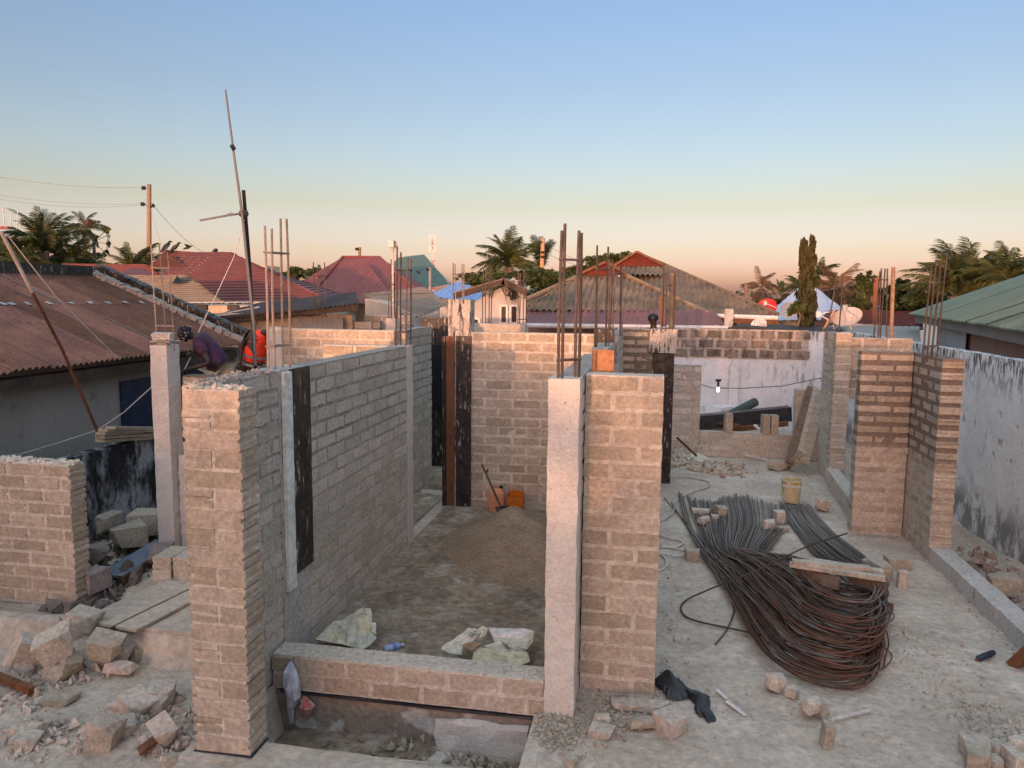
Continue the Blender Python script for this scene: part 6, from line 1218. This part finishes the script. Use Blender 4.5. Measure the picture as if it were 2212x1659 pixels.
# ------------------------------------------------------------------ people
def skin_mesh(name, nodes, edges, m, parent, root=0, sub=2):
    me = bpy.data.meshes.new(name); o3 = ORG[parent.name]; me.from_pydata([tuple(Vector(n[0])-o3) for n in nodes], edges, []); me.update()
    o = bpy.data.objects.new(name, me); C.objects.link(o); o.parent = parent; md = o.modifiers.new('skin', 'SKIN')
    sv = me.skin_vertices[0].data
    for i, n in enumerate(nodes): rr = n[1]; sv[i].radius = rr if isinstance(rr, tuple) else (rr, rr); sv[i].use_root = i == root
    md.use_smooth_shade = True; s = o.modifiers.new('sub', 'SUBSURF'); s.levels = sub; s.render_levels = sub
    me.materials.append(m); ORG[o.name] = o3; return o
def person(label, J, shirt, trouser, vest=None, cap=None, hair=True):
    """J: joints in world coordinates"""
    V = {k: Vector(v) for k, v in J.items()}; base = (V['footL']+V['footR'])/2; base.z = min(V['footL'].z, V['footR'].z)-.04
    t = thing('person', label, 'person', base)
    N_ = []; E_ = []
    def nd(p, r): N_.append((p, r)); return len(N_)-1
    pel = nd(V['pelvis'], (.145, .11)); ab = nd(V['pelvis'].lerp(V['chest'], .5), (.13, .10)); ch = nd(V['chest'], (.155, .115)); nb = nd(V['neck'], (.06, .06)); hb = nd(V['neck'].lerp(V['head'], .55), (.062, .065)); hd = nd(V['head'], (.085, .098)); ht = nd(V['head']+(V['head']-V['neck']).normalized()*.085, (.06, .07))
    E_ += [(pel, ab), (ab, ch), (ch, nb), (nb, hb), (hb, hd), (hd, ht)]
    fwd = V.get('face', Vector((0, -1, 0))).normalized(); ns = nd(V['head']+fwd*.105-Vector((0, 0, .01)), (.014, .014)); E_.append((hd, ns))
    for s in 'LR':
        sh = nd(V['sh'+s], .058); el_ = nd(V['el'+s], .042); wr = nd(V['ha'+s], .030); d = (V['ha'+s]-V['el'+s]).normalized(); pm = nd(V['ha'+s]+d*.06, (.036, .018)); E_ += [(ch, sh), (sh, el_), (el_, wr), (wr, pm)]
        sd_ = d.cross(Vector((0, 0, 1))); sd_ = sd_.normalized() if sd_.length > .01 else Vector((1, 0, 0)); dn = Vector((0, 0, -.02))
        for k, L in ((-1.4, .062), (-.5, .072), (.4, .07), (1.3, .055)):
            a = nd(V['ha'+s]+d*.09+sd_*k*.016, .009); b = nd(V['ha'+s]+d*(.09+L*.6)+sd_*k*.02+dn, .0085); c_ = nd(V['ha'+s]+d*(.09+L*.8)+sd_*k*.02+dn*2.4, .007); E_ += [(pm, a), (a, b), (b, c_)]
        a = nd(V['ha'+s]+d*.045+sd_*.045, .010); b = nd(V['ha'+s]+d*.085+sd_*.06+dn, .009); E_ += [(pm, a), (a, b)]
        hp_ = nd(V['pelvis']+(V['kn'+s]-V['pelvis']).normalized()*.06+(Vector((-.09 if s == 'L' else .09, 0, -.04))), .095); kn = nd(V['kn'+s], .062); ft = nd(V['foot'+s], .04); to = nd(V['foot'+s]+fwd*.16+Vector((0, 0, -.02)), (.045, .028)); E_ += [(pel, hp_), (hp_, kn), (kn, ft), (ft, to)]
    skin_mesh('body', N_, E_, m_skin, t, pel)
    def garment(name, ch_, m):
        n_ = []; e_ = []
        for a, b in ch_['e']: e_.append((a, b))
        skin_mesh(name, ch_['n'], e_, m, t)
    ab_ = V['pelvis'].lerp(V['chest'], .5)
    n_ = [(V['pelvis'].lerp(V['chest'], -.2), (.215, .18)), (ab_, (.20, .16)), (V['chest'], (.215, .17)), (V['chest'].lerp(V['neck'], .7), (.10, .09))]; e_ = [(0, 1), (1, 2), (2, 3)]
    for s in 'LR': n_ += [(V['sh'+s], .095), (V['sh'+s].lerp(V['el'+s], .62), .085)]; e_ += [(2, len(n_)-2), (len(n_)-2, len(n_)-1)]
    skin_mesh('shirt', n_, e_, shirt, t)
    if vest:
        n_ = [(V['pelvis'].lerp(V['chest'], .1), (.225, .18)), (ab_, (.225, .18)), (V['chest'], (.24, .195)), (V['chest'].lerp(V['neck'], .5), (.20, .17)), (V['chest'].lerp(V['neck'], .95), (.10, .09)), (V['chest'].lerp(V['shL'], .8), (.12, .12)), (V['chest'].lerp(V['shR'], .8), (.12, .12))]
        vo = skin_mesh('safety_vest', n_, [(0, 1), (1, 2), (2, 3), (3, 4), (2, 5), (2, 6)], vest, t)
        for f in (.15, .45):
            c = V['pelvis'].lerp(V['chest'], f+.06); ax = (V['chest']-V['pelvis']).normalized().to_track_quat('Z', 'Y').to_matrix(); b_ = MB()
            b_.lathe(c, [(.22, -.02), (.226, -.02), (.226, .02), (.22, .02)], 18, ax); b_.build('reflective_band', mat('band_grey', (.28, .27, .26)) if 'band_grey' not in MATS else MATS['band_grey'], t)
    n_ = [(V['pelvis'].lerp(V['chest'], .14), (.20, .165))]; e_ = []
    for s in 'LR':
        hp_ = V['pelvis']+(V['kn'+s]-V['pelvis']).normalized()*.06+(Vector((-.09 if s == 'L' else .09, 0, -.04))); n_ += [(hp_, .115), (V['kn'+s], .085), (V['foot'+s]+Vector((0, 0, .08)), .068)]; k = len(n_); e_ += [(0, k-3), (k-3, k-2), (k-2, k-1)]
    skin_mesh('trousers', n_, e_, trouser, t)
    ax = (V['head']-V['neck']).normalized(); R3 = ax.to_track_quat('Z', 'Y').to_matrix()
    if cap:
        MB().lathe(V['head']-ax*.0, [(.112, -.03), (.118, .01), (.113, .06), (.085, .105), (.04, .128), (.001, .133)], 18, R3).build('cap', cap, t, smooth=True)
        dts = MB(); r = random.Random(2)
        for _ in range(60):
            a = r.uniform(0, 6.28); z = r.uniform(-.02, .12); rad = .121*math.sqrt(max(.02, 1-(max(0, z)/.135)**2)); dts.box(V['head']+R3@Vector((math.cos(a)*rad, math.sin(a)*rad, z)), (.007, .007, .007))
        o = dts.build('white_dots', m_metalw, t); o['kind'] = 'stuff'
    elif hair: MB().lathe(V['head'], [(.100, .0), (.106, .03), (.095, .075), (.06, .108), (.001, .122)], 16, R3).build('hair', m_void, t, smooth=True)
    return t
pw = 10.15; A = lambda u, v, Y=pw: at(u, v, Y=Y)
pel = A(474, 787); 
person('worker in purple shirt and dotted black cap bending over the wall being laid', dict(pelvis=pel, chest=A(440, 740), neck=A(421, 727, 10.1), head=A(404, 722, 10.05), face=(-.7, -.3, -.6), shL=A(428, 740, 9.95), shR=A(440, 728, 10.33), elL=A(452, 785, 9.85), haL=A(412, 796, 9.75), elR=A(418, 768, 10.35), haR=A(411, 765, 10.1),
       knL=(pel.x-.10, pel.y-.08, pel.z-.42), knR=(pel.x+.12, pel.y+.05, pel.z-.43), footL=(pel.x-.12, pel.y, 1.69), footR=(pel.x+.14, pel.y+.1, 1.69)), mat('purple_shirt', (.055, .022, .06), (.10, .035, .055), 3, bump=.4, bs=30, stains=[((.16, .11, .12), 5, 1, .55, .66, .5)]), mat('khaki', (.50, .40, .30), (.40, .32, .24)), cap=mat('cap_black', (.012, .010, .018)))
pel = A(545, 795, 12.7)
person('worker in orange safety vest half hidden by the wall end', dict(pelvis=pel, chest=A(556, 738, 12.65), neck=A(570, 716, 12.6), head=A(584, 722, 12.62), face=(.7, -.2, -.6), shL=A(540, 722, 12.5), shR=A(566, 720, 12.9), elL=A(521, 748, 12.45), haL=A(520, 778, 12.4), elR=A(585, 760, 12.9), haR=A(590, 790, 12.8),
       knL=(pel.x-.12, pel.y-.05, pel.z-.33), knR=(pel.x+.1, pel.y+.05, pel.z-.33), footL=(pel.x-.12, pel.y, 1.83), footR=(pel.x+.12, pel.y+.1, 1.83)), mat('grey_shirt', (.10, .08, .07)), mat('dark_trousers', (.03, .025, .025)), vest=mat('vest_orange', (.85, .06, .02), (.78, .05, .02), rough=.6, bump=.2))
hx = A(1411, 690, 15.25)
person('bare headed man watching from behind the black pillar', dict(pelvis=(hx.x+.05, 15.3, hx.z-.68), chest=(hx.x+.03, 15.3, hx.z-.33), neck=(hx.x+.01, 15.28, hx.z-.13), head=hx, face=(-.8, -.6, 0), shL=(hx.x-.17, 15.3, hx.z-.25), shR=(hx.x+.22, 15.3, hx.z-.25), elL=(hx.x-.24, 15.2, hx.z-.52), haL=(hx.x-.2, 15.05, hx.z-.68), elR=(hx.x+.3, 15.2, hx.z-.52), haR=(hx.x+.28, 15.05, hx.z-.68),
       knL=(hx.x-.08, 15.2, hx.z-1.12), knR=(hx.x+.14, 15.2, hx.z-1.12), footL=(hx.x-.08, 15.3, hx.z-1.52), footR=(hx.x+.16, 15.3, hx.z-1.52)), mat('buff_shirt', (.42, .33, .26)), mat('brown_trousers', (.06, .045, .04)))
